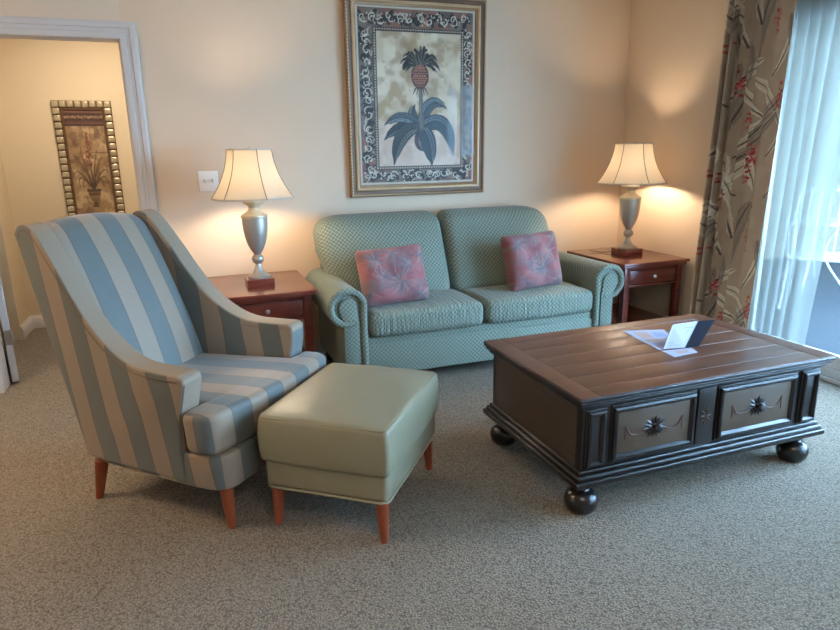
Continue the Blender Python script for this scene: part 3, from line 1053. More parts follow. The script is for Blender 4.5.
# ------------------------------------------------------------------ end tables
def end_table(x0, x1, y0, y1, label, name='end_table'):
    xc, yc = (x0 + x1) / 2, (y0 + y1) / 2
    t = thing(name, label, 'end table', (xc, yc, 0), 0, 'mahogany end tables')
    off = (xc, yc, 0)
    H = .585
    mb = MB().box((x0, y0, H - .018), (x1, y1, H), .004)
    mb.box((x0 + .012, y0 + .012, H - .032), (x1 - .012, y1 - .012, H - .017), .004)
    mb.build('tabletop', M['mahog_top'], t, off)
    i = .03; lw = .045
    a, b, c, d = x0 + i, x1 - i, y0 + i, y1 - i
    zt = H - .032
    for (lx, ly) in ((a, c), (b - lw, c), (a, d - lw), (b - lw, d - lw)):
        def df(x, y, z):
            s = 1 - .18 * max(0, (-z - .05) / .23)
            return (x * s, y * s, z)
        MB().rbox((lx + lw / 2, ly + lw / 2, zt / 2), (lw / 2, lw / 2, zt / 2), .004, (1, 1, 8), 2, deform=df).build('leg', M['mahogany'], t, off)
    mb = MB()
    mb.box((a + .008, c + lw, zt - .135), (a + .026, d - lw, zt), .002).box((b - .026, c + lw, zt - .135), (b - .008, d - lw, zt), .002)
    mb.box((a + lw, d - .026, zt - .135), (b - lw, d - .008, zt), .002)
    mb.box((a + lw, c + .01, zt - .02), (b - lw, c + .03, zt), .002).box((a + lw, c + .01, zt - .135), (b - lw, c + .03, zt - .118), .002)
    mb.build('apron', M['mahogany'], t, off)
    dw = MB().box((a + lw + .004, c + .006, zt - .114), (b - lw - .004, c + .026, zt - .023), .003).build('drawer', M['mahogany'], t, off)
    kb = MB()
    pr = [(.0045, 0), (.0045, .01), (.0115, .014), (.0135, .02), (.010, .026), (.003, .028)]
    vv = []
    kb.lathe(pr, (0, 0, 0), 16)
    kb.v = [(p[0] + xc, c + .006 - p[2], p[1] + zt - .068) for p in kb.v]
    kb.build('knob', M['nickel'], dw, off)
    MB().box((a + .004, c + .004, .135), (b - .004, d - .004, .155), .003).build('shelf', M['mahogany'], t, off)
    return t


end_table(.092, .638, 3.335, 3.995, 'mahogany end table with drawer between the striped armchair and the sofa')
end_table(2.585, 3.110, 3.25, 3.905, 'mahogany end table in the corner to the right of the sofa')


def lamp(x, y, label, rz):
    t = thing('table_lamp', label, 'lamp', (x, y, .585), rz, 'urn table lamps')
    bb = MB().box((-.075, -.075, 0), (.075, .075, .045), .003).build('base_block', M['mahog_top'], t); bb.rotation_euler.z = -rz
    foot = [(.062, .045), (.064, .053), (.056, .06), (.040, .066), (.030, .078), (.022, .095), (.0165, .112), (.015, .122),
            (.022, .126), (.0305, .136), (.034, .149), (.0305, .162), (.022, .171), (.018, .176)]
    MB().lathe(foot, seg=36).build('foot', M['urn'], t)
    body = [(.018, .174), (.022, .182), (.036, .205), (.050, .236), (.060, .272), (.066, .310), (.069, .350), (.0695, .378), (.066, .382)]
    MB().lathe(body, seg=40).build('urn_body', M['urn'], t)
    cap = [(.072, .380), (.074, .386), (.072, .393), (.058, .402), (.040, .413), (.030, .424), (.028, .434), (.034, .446), (.052, .458), (.058, .466), (.056, .474), (.030, .476)]
    MB().lathe(cap, seg=36).build('urn_cap', M['cap'], t)
    hp = MB().lathe([(.006, .474), (.006, .56)], seg=10).lathe([(.014, .50), (.016, .54)], seg=14)
    for s in (-1, 1):
        hp.tube(smoothcurve([(s * .014, 0, .53), (s * .05, 0, .58), (s * .052, 0, .66), (s * .02, 0, .735), (0, 0, .742)], 5), .002, 6)
    for q in range(3):
        a = q * 2 * PI / 3 + .3
        hp.tube([(0, 0, .742), (.112 * math.cos(a), .112 * math.sin(a), .742)], .002, 6)
    hp.lathe([(.004, .738), (.008, .745), (.009, .752), (.003, .76)], seg=12)
    hp.build('harp', M['nickel'], t)
    MB().lathe([(.012, .540), (.018, .555), (.029, .58), (.031, .60), (.024, .62), (.008, .63)], seg=20).build('bulb', M['bulb'], t)
    # bell shade with soft panels
    z0, z1, r0, r1 = .487, .745, .222, .119
    NP, seg, rows = 6, 96, 20

    def R(h):
        return r1 + (r0 - r1) * (1 - h) ** 2.1 * .80 + (r0 - r1) * (1 - h) * .20

    def panel(a, h):
        ph = ((a / (2 * PI) * NP) % 1)
        c = math.cos(PI / NP) / math.cos((ph - .5) * 2 * PI / NP)
        return R(h) * (1 + (c / math.cos(PI / NP) * math.cos(PI / NP) - 1) * .55)
    verts, faces = [], []
    for j in range(rows + 1):
        h = j / rows
        for s in range(seg):
            a = 2 * PI * s / seg
            r = panel(a, h)
            verts.append((r * math.cos(a), r * math.sin(a), z0 + (z1 - z0) * h))
    for j in range(rows):
        for s in range(seg):
            q = (s + 1) % seg
            faces.append([j * seg + s, j * seg + q, (j + 1) * seg + q, (j + 1) * seg + s])
    sh = MB().add(verts, faces).build('lamp_shade', M['shade'], t, angle=180)
    sh.modifiers.new('thick', 'SOLIDIFY').thickness = .0012
    for zz, h in ((z0, 0), (z1, 1)):
        tr = MB().tube([(panel(2 * PI * s / seg, h) * math.cos(2 * PI * s / seg), panel(2 * PI * s / seg, h) * math.sin(2 * PI * s / seg), zz) for s in range(seg)], .0042, 8, True)
        tr.build('shade_binding', M['shadetrim'], sh)
    for q in range(NP):
        a = 2 * PI * q / NP
        se = MB().tube([((panel(a, j / rows) + .0015) * math.cos(a), (panel(a, j / rows) + .0015) * math.sin(a), z0 + (z1 - z0) * j / rows) for j in range(rows + 1)], .0026, 6)
        se.build('shade_seam', M['trimline'], sh)
    if x < 1: return t
    pts = smoothcurve([(-.06, .075, .02), (-.10, .11, .006), (-.13, .16, .006), (-.16, .2, .012)], 6)
    c, s = math.cos(-rz), math.sin(-rz)
    MB().tube([(p[0] * c - p[1] * s, p[0] * s + p[1] * c, p[2]) for p in pts], .003, 6).build('cord', M['cord'], t)
    return t


lamp(.363, 3.615, 'lit silver urn lamp with cream bell shade on the table left of the sofa', math.radians(-17))
lamp(2.855, 3.575, 'lit silver urn lamp with cream bell shade on the corner table right of the sofa', math.radians(21))


# ------------------------------------------------------------------ framed pictures
def sheet(name, cv, w, h, m, parent, off, res):
    nx, ny = res
    verts, faces, uv = [], [], []
    for j in range(ny + 1):
        for i in range(nx + 1):
            verts.append((-w / 2 + w * i / nx, 0, h * j / ny)); uv.append((i / nx, j / ny))
    for j in range(ny):
        for i in range(nx):
            a = j * (nx + 1) + i
            faces.append([a, a + 1, a + nx + 2, a + nx + 1])
    o = MB().add(verts, faces).build(name, m, parent, smooth=False)
    u = np.array(uv)
    set_colors(o, cv.sample(np.clip(u[:, 0], .001, .999), np.clip(u[:, 1], .001, .999)))
    o.location = off
    return o


def frame_ring(mb, w, h, prof, mi=0):
    """mitred picture-frame moulding, prof = (inset from the outer edge, stand-off); centred in x, z from 0"""
    v, f = [], []
    n = len(prof)
    for (sx, sz) in ((-1, 0), (1, 0), (1, 1), (-1, 1)):
        for (d, t) in prof:
            v.append((sx * (w / 2 - d), -t, d if sz == 0 else h - d))
    for s in range(4):
        q = (s + 1) % 4
        for i in range(n - 1):
            f.append([s * n + i, q * n + i, q * n + i + 1, s * n + i + 1])
    return mb.add(v, f, None, mi)


fp = thing('framed_picture', 'large gold framed botanical print of a pineapple plant above the sofa', 'picture', (1.492, D - .004, 1.022), 0)
PW, PH, FWd = .945, 1.222, .072
fp.rotation_euler = (math.radians(1.0), 0, 0)
mb = MB()
frame_ring(mb, PW, PH, [(0, 0), (0, .022), (.004, .03), (.010, .033), (.016, .031)], 0)
frame_ring(mb, PW, PH, [(.016, .031), (.022, .026), (.032, .024), (.042, .027)], 1)
frame_ring(mb, PW, PH, [(.042, .027), (.047, .031), (.054, .031), (.059, .026)], 2)
frame_ring(mb, PW, PH, [(.059, .026), (.064, .022), (.072, .019), (.075, .012)], 0)
# small beads along the outer ridge
for k in range(60):
    t = (k + .5) / 60
    for sx in (-1, 1):
        mb.rbox((sx * (PW / 2 - .010), -.032, PH * t), (.004, .004, .007), .003, k=1, mi=2)
mb.build('frame', [M['gold'], M['gold_dark'], M['gold_light']], fp, angle=30)
MB().box((-PW / 2 + .01, -.010, .01), (PW / 2 - .01, 0, PH - .01), .001).build('backing', M['gold_dark'], fp)
sheet('print', art_pineapple(), PW - .144, PH - .144, M['print'], fp, (0, -.0115, .072), (236, 330))
MB().box((-PW / 2 + .07, -.0155, .07), (PW / 2 - .07, -.014, PH - .07), .0003).build('glass_pane', M['pic_glass'], fp)

hp_ = thing('framed_picture', 'narrow framed print of a potted plant in an urn on the hall wall', 'picture', (-.642, HB - .004, .79), 0)
HW_, HH = .405, .93
mb = MB()
frame_ring(mb, HW_, HH, [(0, 0), (0, .014), (.006, .018), (.05, .018), (.053, .012)], 0)
frame_ring(mb, HW_, HH, [(.05, .018), (.056, .022), (.066, .02), (.07, .012)], 1)
mb.build('frame', [M['gold_dark'], M['gold_dark']], hp_, angle=30)
mb = MB()
for sx in (-1, 1):
    for k in range(16):
        z = .05 + (HH - .1) * (k + .5) / 16
        mb.rbox((sx * (HW_ / 2 - .027), -.020, z), (.024, .013, (HH - .1) / 32 - .003), .010, k=2)
for z in (.027, HH - .027):
    for k in range(6):
        x = -HW_ / 2 + .05 + (HW_ - .1) * (k + .5) / 6
        mb.rbox((x, -.020, z), ((HW_ - .1) / 12 - .003, .013, .024), .010, k=2)
    for sx in (-1, 1): mb.rbox((sx * (HW_ / 2 - .025), -.02, z), (.023, .013, .023), .008, k=2)
mb.build('frame_segment', M['silver_gold'], hp_)
MB().box((-HW_ / 2 + .01, -.010, .01), (HW_ / 2 - .01, 0, HH - .01), .001).build('backing', M['gold_dark'], hp_)
sheet('print', art_urn(), HW_ - .13, HH - .13, M['print'], hp_, (0, -.0115, .065), (110, 300))


# ------------------------------------------------------------------ coffee table
def coffee_table():
    X0, X1, Y0, Y1 = 1.198, 2.412, 1.687, 2.442
    cx, cy = (X0 + X1) / 2, (Y0 + Y1) / 2
    t = thing('coffee_table', 'large dark wood coffee table with painted drawers and bun feet', 'coffee table', (cx, cy, 0))
    off = (cx, cy, 0)
    H = .475
    # top: breadboard border round planks, moulded edge
    mb = MB()
    b = .082; g = .0025
    z0, z1 = H - .022, H
    mb.box((X0, Y0, z0), (X1, Y1, H - .003), .008, 3, mi=1)
    mb.box((X0 + .002, Y0 + .002, z0 + .01), (X0 + b, Y1 - .002, z1), .0009)
    mb.box((X1 - b, Y0 + .002, z0 + .01), (X1 - .002, Y1 - .002, z1), .0009)
    mb.box((X0 + b + g, Y0 + .002, z0 + .01), (X1 - b - g, Y0 + b, z1), .0009)
    mb.box((X0 + b + g, Y1 - b, z0 + .01), (X1 - b - g, Y1 - .002, z1), .0009)
    n = 5; w = (Y1 - Y0 - 2 * b - g) / n
    for k in range(n):
        y = Y0 + b + g + k * w
        mb.box((X0 + b + g, y, z0 + .01), (X1 - b - g, y + w - g, z1 - .0005), .0009)
    mb.build('tabletop', [M['table_top'], M['black_wood']], t, off)
    mb = MB()
    mb.box((X0 + .008, Y0 + .008, H - .034), (X1 - .008, Y1 - .008, H - .021), .005, 3)
    mb.box((X0 + .02, Y0 + .02, H - .052), (X1 - .02, Y1 - .02, H - .033), .008, 3)
    mb.build('top_moulding', M['black_wood'], t, off)
    # case
    a0, a1, c0, c1 = X0 + .034, X1 - .034, Y0 + .034, Y1 - .034
    zb, zt = .17, H - .05
    mb = MB().box((a0, c0, zb), (a1, c1, zt), .003)
    def sidebox(): pass
    mb.build('case', M['black_wood'], t, off)
    for xa, xb in ((a0 - .003, a0 + .004), (a1 - .004, a1 + .003)):
        MB().box((xa, c0 + .03, zb + .005), (xb, c1 - .03, zt - .005), .002).build('side_panel', M['brown_side'], t, off)
    # base moulding
    mb = MB()
    mb.box((X0 + .022, Y0 + .022, .168), (X1 - .022, Y1 - .022, .186), .008, 3)
    mb.box((X0 + .010, Y0 + .010, .150), (X1 - .010, Y1 - .010, .170), .009, 3)
    mb.box((X0, Y0, .128), (X1, Y1, .152), .006, 3)
    mb.build('base_moulding', M['black_wood'], t, off)
    # bun feet
    prof = [(.030, 0), (.044, .004), (.056, .018), (.062, .038), (.062, .055), (.055, .072), (.042, .084), (.030, .090), (.027, .096), (.033, .100), (.038, .106), (.038, .112), (.030, .116), (.030, .13)]
    for fx in (X0 + .07, X1 - .085):
        for fy in (Y0 + .07, Y1 - .08):
            MB().lathe(prof, (fx, fy, 0), 32).build('foot', M['black_wood'], t, off)
    # front: pilasters, drawers, rosette (faces -y)
    yf = c0

    def fr(mb, xa, xb, za, zb_, w, d, mi=0):
        """raised mitred frame on the front"""
        pr = [(0, 0), (0, d * .7), (w * .3, d), (w * .6, d), (w, d * .25), (w, 0)]
        v, f = [], []
        for (sx, sz) in ((0, 0), (1, 0), (1, 1), (0, 1)):
            for (q, tt) in pr:
                v.append((xa + q if sx == 0 else xb - q, yf - tt, za + q if sz == 0 else zb_ - q))
        n_ = len(pr)
        for s in range(4):
            e = (s + 1) % 4
            for i in range(n_ - 1): f.append([s * n_ + i, e * n_ + i, e * n_ + i + 1, s * n_ + i + 1])
        mb.add(v, f, None, mi)
    for (xa, xb) in ((a0 + .012, a0 + .098), (a1 - .108, a1 - .010)):
        mb = MB(); mb.box((xa, yf - .008, zb + .018), (xb, yf + .002, zt - .008), .003)
        yf2 = yf; yf -= .008
        fr(mb, xa + .008, xb - .008, zb + .026, zt - .016, .018, .012)
        yf = yf2
        mb.build('pilaster', M['black_wood'], t, off, angle=25)
    for (xa, xb) in ((a0 + .118, a0 + .500), (a0 + .605, a1 - .135)):
        mb = MB()
        mb.box((xa, yf - .006, zb + .022), (xb, yf + .002, zt - .006), .002)
        yf2 = yf; yf -= .006
        fr(mb, xa + .008, xb - .008, zb + .034, zt - .016, .022, .014)
        yf = yf2
        d = mb.build('drawer', M['black_wood'], t, off, angle=25)
        pa, pb, za, zc = xa + .03, xb - .03, zb + .056, zt - .038
        MB().box((pa, yf - .009, za), (pb, yf - .004, zc), .001).build('drawer_panel', M['panel'], d, off, label='brown painted drawer front')
        mx, mz = (pa + pb) / 2, (za + zc) / 2
        for s in (-1, 1):
            sw = MB()
            P = smoothcurve([(mx + s * .035, mz - .004), (mx + s * .07, mz - .018), (mx + s * .105, mz - .012), (mx + s * .128, mz + .022)], 5)
            sw.tube([(p[0], yf - .0092, p[1]) for p in P], .0032, 6)
            sw.tube([(mx + s * .128, yf - .0092, mz + .024), (mx + s * .128, yf - .0092, mz - .03)], .0022, 6)
            sw.build('swag', M['swag'], d, off)
        lf = MB()
        for q in range(14):
            a = 2 * PI * q / 14 + .1
            L1 = .05 if q % 2 else .042
            lx, lz = math.cos(a) * 1.15, math.sin(a) * .95
            px, pz = -lz, lx
            w = .0075
            v = [(mx + lx * .010, yf - .010, mz + lz * .010), (mx + lx * L1 * .55 + px * w, yf - .010, mz + lz * L1 * .55 + pz * w), (mx + lx * L1, yf - .0095, mz + lz * L1), (mx + lx * L1 * .55 - px * w, yf - .010, mz + lz * L1 * .55 - pz * w), (mx + lx * L1 * .5, yf - .015, mz + lz * L1 * .5)]
            lf.add(v, [[0, 1, 4], [1, 2, 4], [2, 3, 4], [3, 0, 4]])
        lf.build('leaf_ornament', M['ornament'], d, off)
        kb = MB().lathe([(.008, 0), (.008, .010), (.016, .016), (.018, .024), (.013, .031), (.004, .033)], seg=18)
        kb.v = [(p[0] + mx, yf - .009 - p[2], p[1] + mz) for p in kb.v]
        kb.build('knob', M['ornament'], d, off)
    # centre rosette strip
    xa, xb = a0 + .512, a0 + .593
    mb = MB().box((xa, yf - .006, zb + .022), (xb, yf + .002, zt - .006), .002)
    ro = mb.build('centre_panel', M['black_wood'], t, off)
    mx, mz = (xa + xb) / 2, (zb + zt) / 2 + .01
    mb = MB()
    for q in range(10):
        a = 2 * PI * q / 10
        lx, lz = math.cos(a) * .7, math.sin(a) * 1.15
        px, pz = -math.sin(a), math.cos(a)
        v = [(mx + lx * .006, yf - .007, mz + lz * .006), (mx + lx * .022 + px * .005, yf - .007, mz + lz * .022 + pz * .005), (mx + lx * .038, yf - .0065, mz + lz * .038), (mx + lx * .022 - px * .005, yf - .007, mz + lz * .022 - pz * .005), (mx + lx * .02, yf - .011, mz + lz * .02)]
        mb.add(v, [[0, 1, 4], [1, 2, 4], [2, 3, 4], [3, 0, 4]])
    mb.build('rosette', M['rosette'], ro, off)
    return t


coffee_table()

# leaflets on the coffee table
H = .4755


def quad_sheet(P, m, name, parent=None, th=.0012):
    """thin card through four corners"""
    a, b, c, d = [Vector(p) for p in P]
    n = (b - a).cross(d - a).normalized() * th
    v = [a, b, c, d, a + n, b + n, c + n, d + n]
    f = [[3, 2, 1, 0], [4, 5, 6, 7], [0, 1, 5, 4], [1, 2, 6, 5], [2, 3, 7, 6], [3, 0, 4, 7]]
    return MB().add(v, f)


def on_card(P, u0, v0, u1, v1, lift=.0016):
    a, b, c, d = [Vector(p) for p in P]
    n = (b - a).cross(d - a).normalized() * lift

    def at(u, v): return a * (1 - u) * (1 - v) + b * u * (1 - v) + c * u * v + d * (1 - u) * v + n
    return [at(u0, v0), at(u1, v0), at(u1, v1), at(u0, v1)]


A_ = (1.858, 2.318, H); B_ = (1.812, 2.025, H); C_ = (1.925, 2.012, H); D_ = (2.045, 2.262, H)
br = thing('leaflet', 'open white folded leaflet with a navy back panel standing on the coffee table', 'leaflet', (1.93, 2.15, H))
off = (1.93, 2.15, H)
FL = [A_, B_, C_, D_]
quad_sheet(FL, None, '').build('flat_page', M['paper'], br, off, smooth=False)
MIDP = [(1.835, 2.022, H + .0015), (1.930, 2.003, H + .0015), (2.095, 2.110, H + .074), (1.950, 2.105, H + .074)]
quad_sheet(MIDP, None, '').build('raised_page', M['paper'], br, off, smooth=False)
NV = [(1.930, 2.002, H + .001), (1.995, 1.992, H + .001), (2.178, 2.095, H + .074), (2.0955, 2.109, H + .074)]
quad_sheet(NV, None, '').build('navy_panel', M['navy'], br, off, smooth=False, label='navy blue panel')
pr = MB()
for (P, rects, mi) in ((FL, ((.12, .15, .42, .5), (.5, .15, .62, .8), (.48, .2, .55, .5)), 1),
                       (FL, ((.15, .6, .4, .9), (.7, .15, .9, .9)), 0),
                       (MIDP, ((.1, .75, .9, .80), (.15, .62, .85, .66), (.2, .5, .8, .54), (.2, .38, .7, .42), (.15, .2, .8, .24), (.2, .1, .7, .13)), 0)):
    for (u0, v0, u1, v1) in rects:
        q = on_card(P, u0, v0, u1, v1)
        pr.add([tuple(x) for x in q], [[0, 1, 2, 3]], None, mi)
pr.build('printed_blocks', [M['paper_line'], M['paper_photo']], br, off, smooth=False)
sc_ = thing('small_card', 'small white printed card lying in front of the leaflet on the coffee table', 'card', (1.88, 1.96, H))
SCP = [(1.812, 2.006, H), (1.806, 1.922, H), (1.935, 1.935, H), (1.955, 1.992, H)]
off = (1.88, 1.96, H)
quad_sheet(SCP, None, '', th=.001).build('card', M['paper'], sc_, off, smooth=False)
q = on_card(SCP, .25, .3, .75, .75)
MB().add([tuple(x) for x in q], [[0, 1, 2, 3]]).build('printed_photo', M['paper_photo'], sc_, off, smooth=False)


# ------------------------------------------------------------------ armchair
TH = math.radians(-41)
P0 = Vector((0.031, 2.129, 0))
RK = .177


def armchair():
    t = thing('wing_armchair', 'blue and beige striped upholstered armchair with sweeping sides and wooden legs', 'armchair', P0, TH)
    # local axes: x forward, y across to the far side, z up
    off = (0, 0, 0)
    W0, W1 = -.05, .66
    TK = .09

    def cl(q): return max(0.0, min(1.0, q))

    def shape(mb):
        # the chair is broader at the arms than at the base and narrows to the back
        out = []
        for (x, y, z) in mb.v:
            q = (y - W0) / (W1 - W0)
            ya = -.045 - .036 * cl((z - .2) / .4) + .040 * cl((-x - .2) / .5)
            yb = .66 + .035 * cl((z - .2) / .4) - .11 * max(0.0, min(1.1, (-x - .09) / .57))
            out.append((x + .045 * q * cl((x + .25) / .2) * cl((.56 - z) / .1), ya + (yb - ya) * q, z - .018 * cl((z - .9) / .15)))
        mb.v = out
        return mb

    def side_uv(n, v):
        return (v[0] + .08 * v[2] + .596, v[2])

    def side_mi(n, verts, f):
        return 0
    back_top = (-.770, 1.062)
    curve = smoothcurve([(-.768, 1.062), (-.745, 1.090), (-.700, 1.094), (-.655, 1.055), (-.60, .965), (-.53, .845), (-.45, .735), (-.36, .655), (-.27, .612), (-.17, .600), (-.08, .596)], 6)
    outline = [(-.617, .205), (-.60, .19), (-.125, .185)] + [(-.12, .30), (-.10, .43), (-.07, .52), (-.055, .565), (-.058, .585)] + curve[::-1]
    for (y0, y1) in ((W0, W0 + TK), (W1 - TK, W1)):
        mb = MB()

        def mif(n, verts, f, y0=y0, y1=y1):
            zc = sum(verts[i][2] for i in f) / len(f); xc = sum(verts[i][0] for i in f) / len(f)
            if abs(n[1]) > .75: return 0
            # padded edge along the wing and the arm top
            if n[2] > .1 and zc > .5: return 1
            if n[0] > .35 and zc > .595: return 1
            return 0

        def uvf(n, v):
            if n[0] > .6: return (v[1] + SW * .5, v[2])
            return side_uv(n, v)
        mb.prism(outline, 1, y0, y1, .036, 4, uvf=uvf, mif=mif)
        sp = shape(mb).build('side_panel', [M['stripe'], M['roll']], t, off, angle=60)
        # welt cord along the padded edge, both faces
        for yy in (y0 + .003, y1 - .003):
            c = [(x, z) for x, z in curve]
            P = []
            for i, (x, z) in enumerate(c):
                a = c[max(0, i - 1)]; b = c[min(len(c) - 1, i + 1)]
                dx, dz = b[0] - a[0], b[1] - a[1]; l = math.hypot(dx, dz)
                P.append((x + dz / l * .022, yy, z - dx / l * .022))
            shape(MB().tube(P, .004, 6)).build('welt', M['welt'], sp, off)
    # backrest
    yc = (W0 + W1) / 2; hw = (W1 - W0) / 2 - TK + .012

    def bdf(x, y, z):
        t_ = (z + .36) / .72
        front = x > 0
        th = .5 - .0 * t_
        base = -.515 - .205 * t_ - .03 * t_ * t_
        xx = base + x * (1 - .35 * t_) + (.03 * max(0, 1 - (y / hw) ** 2) * math.sin(PI * min(1, max(0, t_))) if front else 0)
        crown = .028 * max(0, 1 - (y / hw) ** 2) * max(0, t_ - .6) / .4
        return (xx, y, z + crown)

    def buv(ax, p):
        return (p[1] * .92 + SW * 3.1, p[2])
    mb = MB().rbox((0, yc, .725), (.085, hw, .352), .055, (3, 14, 14), 4, deform=bdf, uvf=buv)
    shape(mb).build('backrest', M['stripe'], t, off, angle=70)
    # outside back
    def odf(x, y, z):
        t_ = (z + .42) / .84
        return (-.605 - .152 * t_ + x, y, z)
    shape(MB().rbox((0, yc, .625), (.02, (W1 - W0) / 2 - .03, .42), .018, (1, 8, 8), 2, deform=odf, uvf=buv)).build('outside_back', M['stripe'], t, off, angle=70)
    # base box under the cushion with rounded front corners
    pl = [(-.58, W0 + .012), (-.05, W0 + .012)]
    r = .07
    x1 = .045
    pl = [(-.58, W0 + .02), (-.10, W0 + .004)] + [(x1 - r + r * math.cos(a), W0 + .004 + r + r * math.sin(a)) for a in [math.radians(-90 + i * 15) for i in range(7)]] + \
         [(x1 - r + r * math.cos(a), W1 - .004 - r + r * math.sin(a)) for a in [math.radians(i * 15) for i in range(7)]] + [(-.10, W1 - .004), (-.58, W1 - .02)]

    def puv(n, v):
        if abs(n[1]) > abs(n[0]): return (v[0] + .08 * v[2] + .596, v[2])
        return (v[1] + .02 + SW * .2, v[2])
    shape(MB().prism(pl, 2, .165, .300, .012, 2, uvf=puv)).build('seat_base', M['stripe'], t, off, angle=60)
    # T-shaped seat cushion
    i0, i1 = W0 + TK + .004, W1 - TK - .004
    e0, e1 = W0 - .004, W1 + .004
    xb, xs, xf = -.50, -.10, .03

    def arc(cx, cy, r_, a0, a1, n=6):
        return [(cx + r_ * math.cos(math.radians(a0 + (a1 - a0) * i / n)), cy + r_ * math.sin(math.radians(a0 + (a1 - a0) * i / n))) for i in range(n + 1)]
    q = .055
    poly = [(xb, i0), (xs - .01, i0)] + arc(xs + .03, e0 + .03, .03, 180, 270, 4)
    poly = [(xb, i0), (xs, i0), (xs, e0 + .03)] + arc(xs + .03, e0 + .03, .03, 180, 270, 4)[1:] + arc(xf - q, e0 + q, q, -90, 0) + [(xf + .012, e0 + .2), (xf + .016, yc), (xf + .012, e1 - .2)] + arc(xf - q, e1 - q, q, 0, 90) + arc(xs + .03, e1 - .03, .03, 90, 180, 4) + [(xs, i1), (xb, i1)]

    def suv(n, v):
        c0 = .02 + SW * .2
        if abs(n[2]) < .6 and abs(n[1]) > abs(n[0]):
            return ((e0 - (xf - v[0]) if n[1] < 0 else e1 + (xf - v[0])) + c0, v[2])
        return (v[1] + c0, v[0] if abs(n[2]) >= .6 else v[2])

    def crown(x, y, z):
        if z > .40:
            z += .0 * max(0, 1 - ((y - yc) / .36) ** 2) * max(0, 1 - ((x + .2) / .3) ** 2)
        return (x, y, z)
    shape(MB().prism(poly, 2, .302, .462, .045, 4, uvf=suv, xf=crown)).build('seat_cushion', M['stripe'], t, off, angle=60)
    # legs
    for (lx, ly, sx) in ((0.0, .0, .01), (0.0, .60, .01), (-.575, .0, -.045), (-.575, .60, -.045)):
        mb = MB()
        prof_ = [(.0145, 0), (.0165, .02), (.022, .10), (.027, .172)]
        mb.lathe(prof_, seg=20)
        mb.v = [(p[0] + lx + sx * (1 - p[2] / .172), p[1] + ly + (.012 if ly < .1 else -.012), p[2]) for p in mb.v]
        mb.build('leg', M['cherry_leg'], t, off)
    return t


armchair()


# ------------------------------------------------------------------ ottoman
def ottoman():
    a = math.radians(-38)
    t = thing('ottoman', 'olive green leather ottoman on tapered wooden legs in front of the armchair', 'ottoman', (.534, 2.178, 0), a)
    hx, hy = .238, .298   # along the chair's facing, and across
    mb = MB().rbox((0, 0, .212), (hx - .006, hy - .008, .056), .020, (4, 5, 2), 3)
    mb.build('base', M['leather'], t, angle=60)

    def df(x, y, z):
        ex, ey = max(0, 1 - (x / hx) ** 2), max(0, 1 - (y / hy) ** 2)
        if z > .02: z += .022 * (ex * ey) ** .6
        s = 1 + .03 * (1 - (z / .09) ** 2)
        w = .002 * math.sin(38 * x + 11 * y) * (z > 0)
        cx = 1 - .018 * (1 - ey); cy = 1 - .018 * (1 - ex)
        return (x * s * (1.0 + .025 * ey), y * s * (1.0 + .02 * ex), z + w * (1 - ex * ey))
    mb = MB().rbox((0, 0, .342), (hx, hy, .086), .017, (14, 16, 5), 4, deform=df)
    c = mb.build('cushion', M['leather'], t, angle=70)

    def ring(z, dx, r=.0045):
        q = .03; X, Y = hx + dx, hy + dx
        P = []
        for (sx, sy, a0) in ((1, 1, 0), (-1, 1, 90), (-1, -1, 180), (1, -1, 270)):
            for i in range(5):
                an = math.radians(a0 + 90 * i / 4)
                P.append((sx * (X - q) + q * math.cos(an), sy * (Y - q) + q * math.sin(an), z))
        return MB().tube(P, r, 8, True)
    ring(.159, -.008).build('piping', M['piping'], t)
    ring(.424, -.002, .0045).build('piping', M['leather'], c)
    for sx in (-1, 1):
        for sy in (-1, 1):
            mb = MB().lathe([(.014, 0), (.016, .02), (.021, .10), (.026, .165)], seg=20)
            mb.v = [(p[0] + sx * (hx - .040) + sx * .008 * (1 - p[2] / .165), p[1] + sy * (hy - .038) + sy * .008 * (1 - p[2] / .165), p[2]) for p in mb.v]
            mb.build('leg', M['cherry_leg'], t)
    return t


ottoman()


# ------------------------------------------------------------------ curtain and sheer
def drape(name, label, cat, m, xs, y0t, y1t, y0b, y1b, z0, z1, folds, amp, nu, nv, flat_w, cv=None, rep=1, seed=3, skew=1.0):
    """pleated hanging cloth in a plane of constant x"""
    r = random.Random(seed)
    ph = [r.uniform(-.5, .5) for _ in range(folds + 2)]
    verts, faces, uv = [], [], []
    for j in range(nv + 1):
        h = j / nv
        z = z0 + (z1 - z0) * h
        ya, yb = y0b + (y0t - y0b) * h, y1b + (y1t - y1b) * h
        for i in range(nu + 1):
            s = i / nu
            w = 2 * PI * folds * (1 - (1 - s) ** skew) + .9 * math.sin(2 * PI * s * 1.7 + ph[0] * 3) + .25 * math.sin(3 * h + s * 9)
            A = amp * (.75 + .35 * math.sin(5.1 * s + ph[1] * 4) + .25 * (1 - h) * math.sin(11 * s + ph[2]))
            x = xs + A * math.sin(w) + .15 * A * math.sin(2 * w + 1 + 2 * h)
            y = ya + (yb - ya) * s + .35 * A * math.cos(w) + .004 * math.sin(6 * h + 14 * s)
            verts.append((x, y, z)); uv.append((s, h))
    for j in range(nv):
        for i in range(nu):
            a = j * (nu + 1) + i
            faces.append([a, a + 1, a + nu + 2, a + nu + 1])
    uvs = [[(uv[k][0] * flat_w, uv[k][1] * (z1 - z0)) for k in f] for f in faces]
    mb = MB().add(verts, faces, uvs)
    o = mb.build(name, m, None, angle=180)
    if cv:
        u = np.array(uv)
        set_colors(o, cv.sample((u[:, 0] * rep[0]) % 1.0, (u[:, 1] * rep[1]) % 1.0))
    o.modifiers.new('thick', 'SOLIDIFY').thickness = .0012
    return tag(o, label, cat)


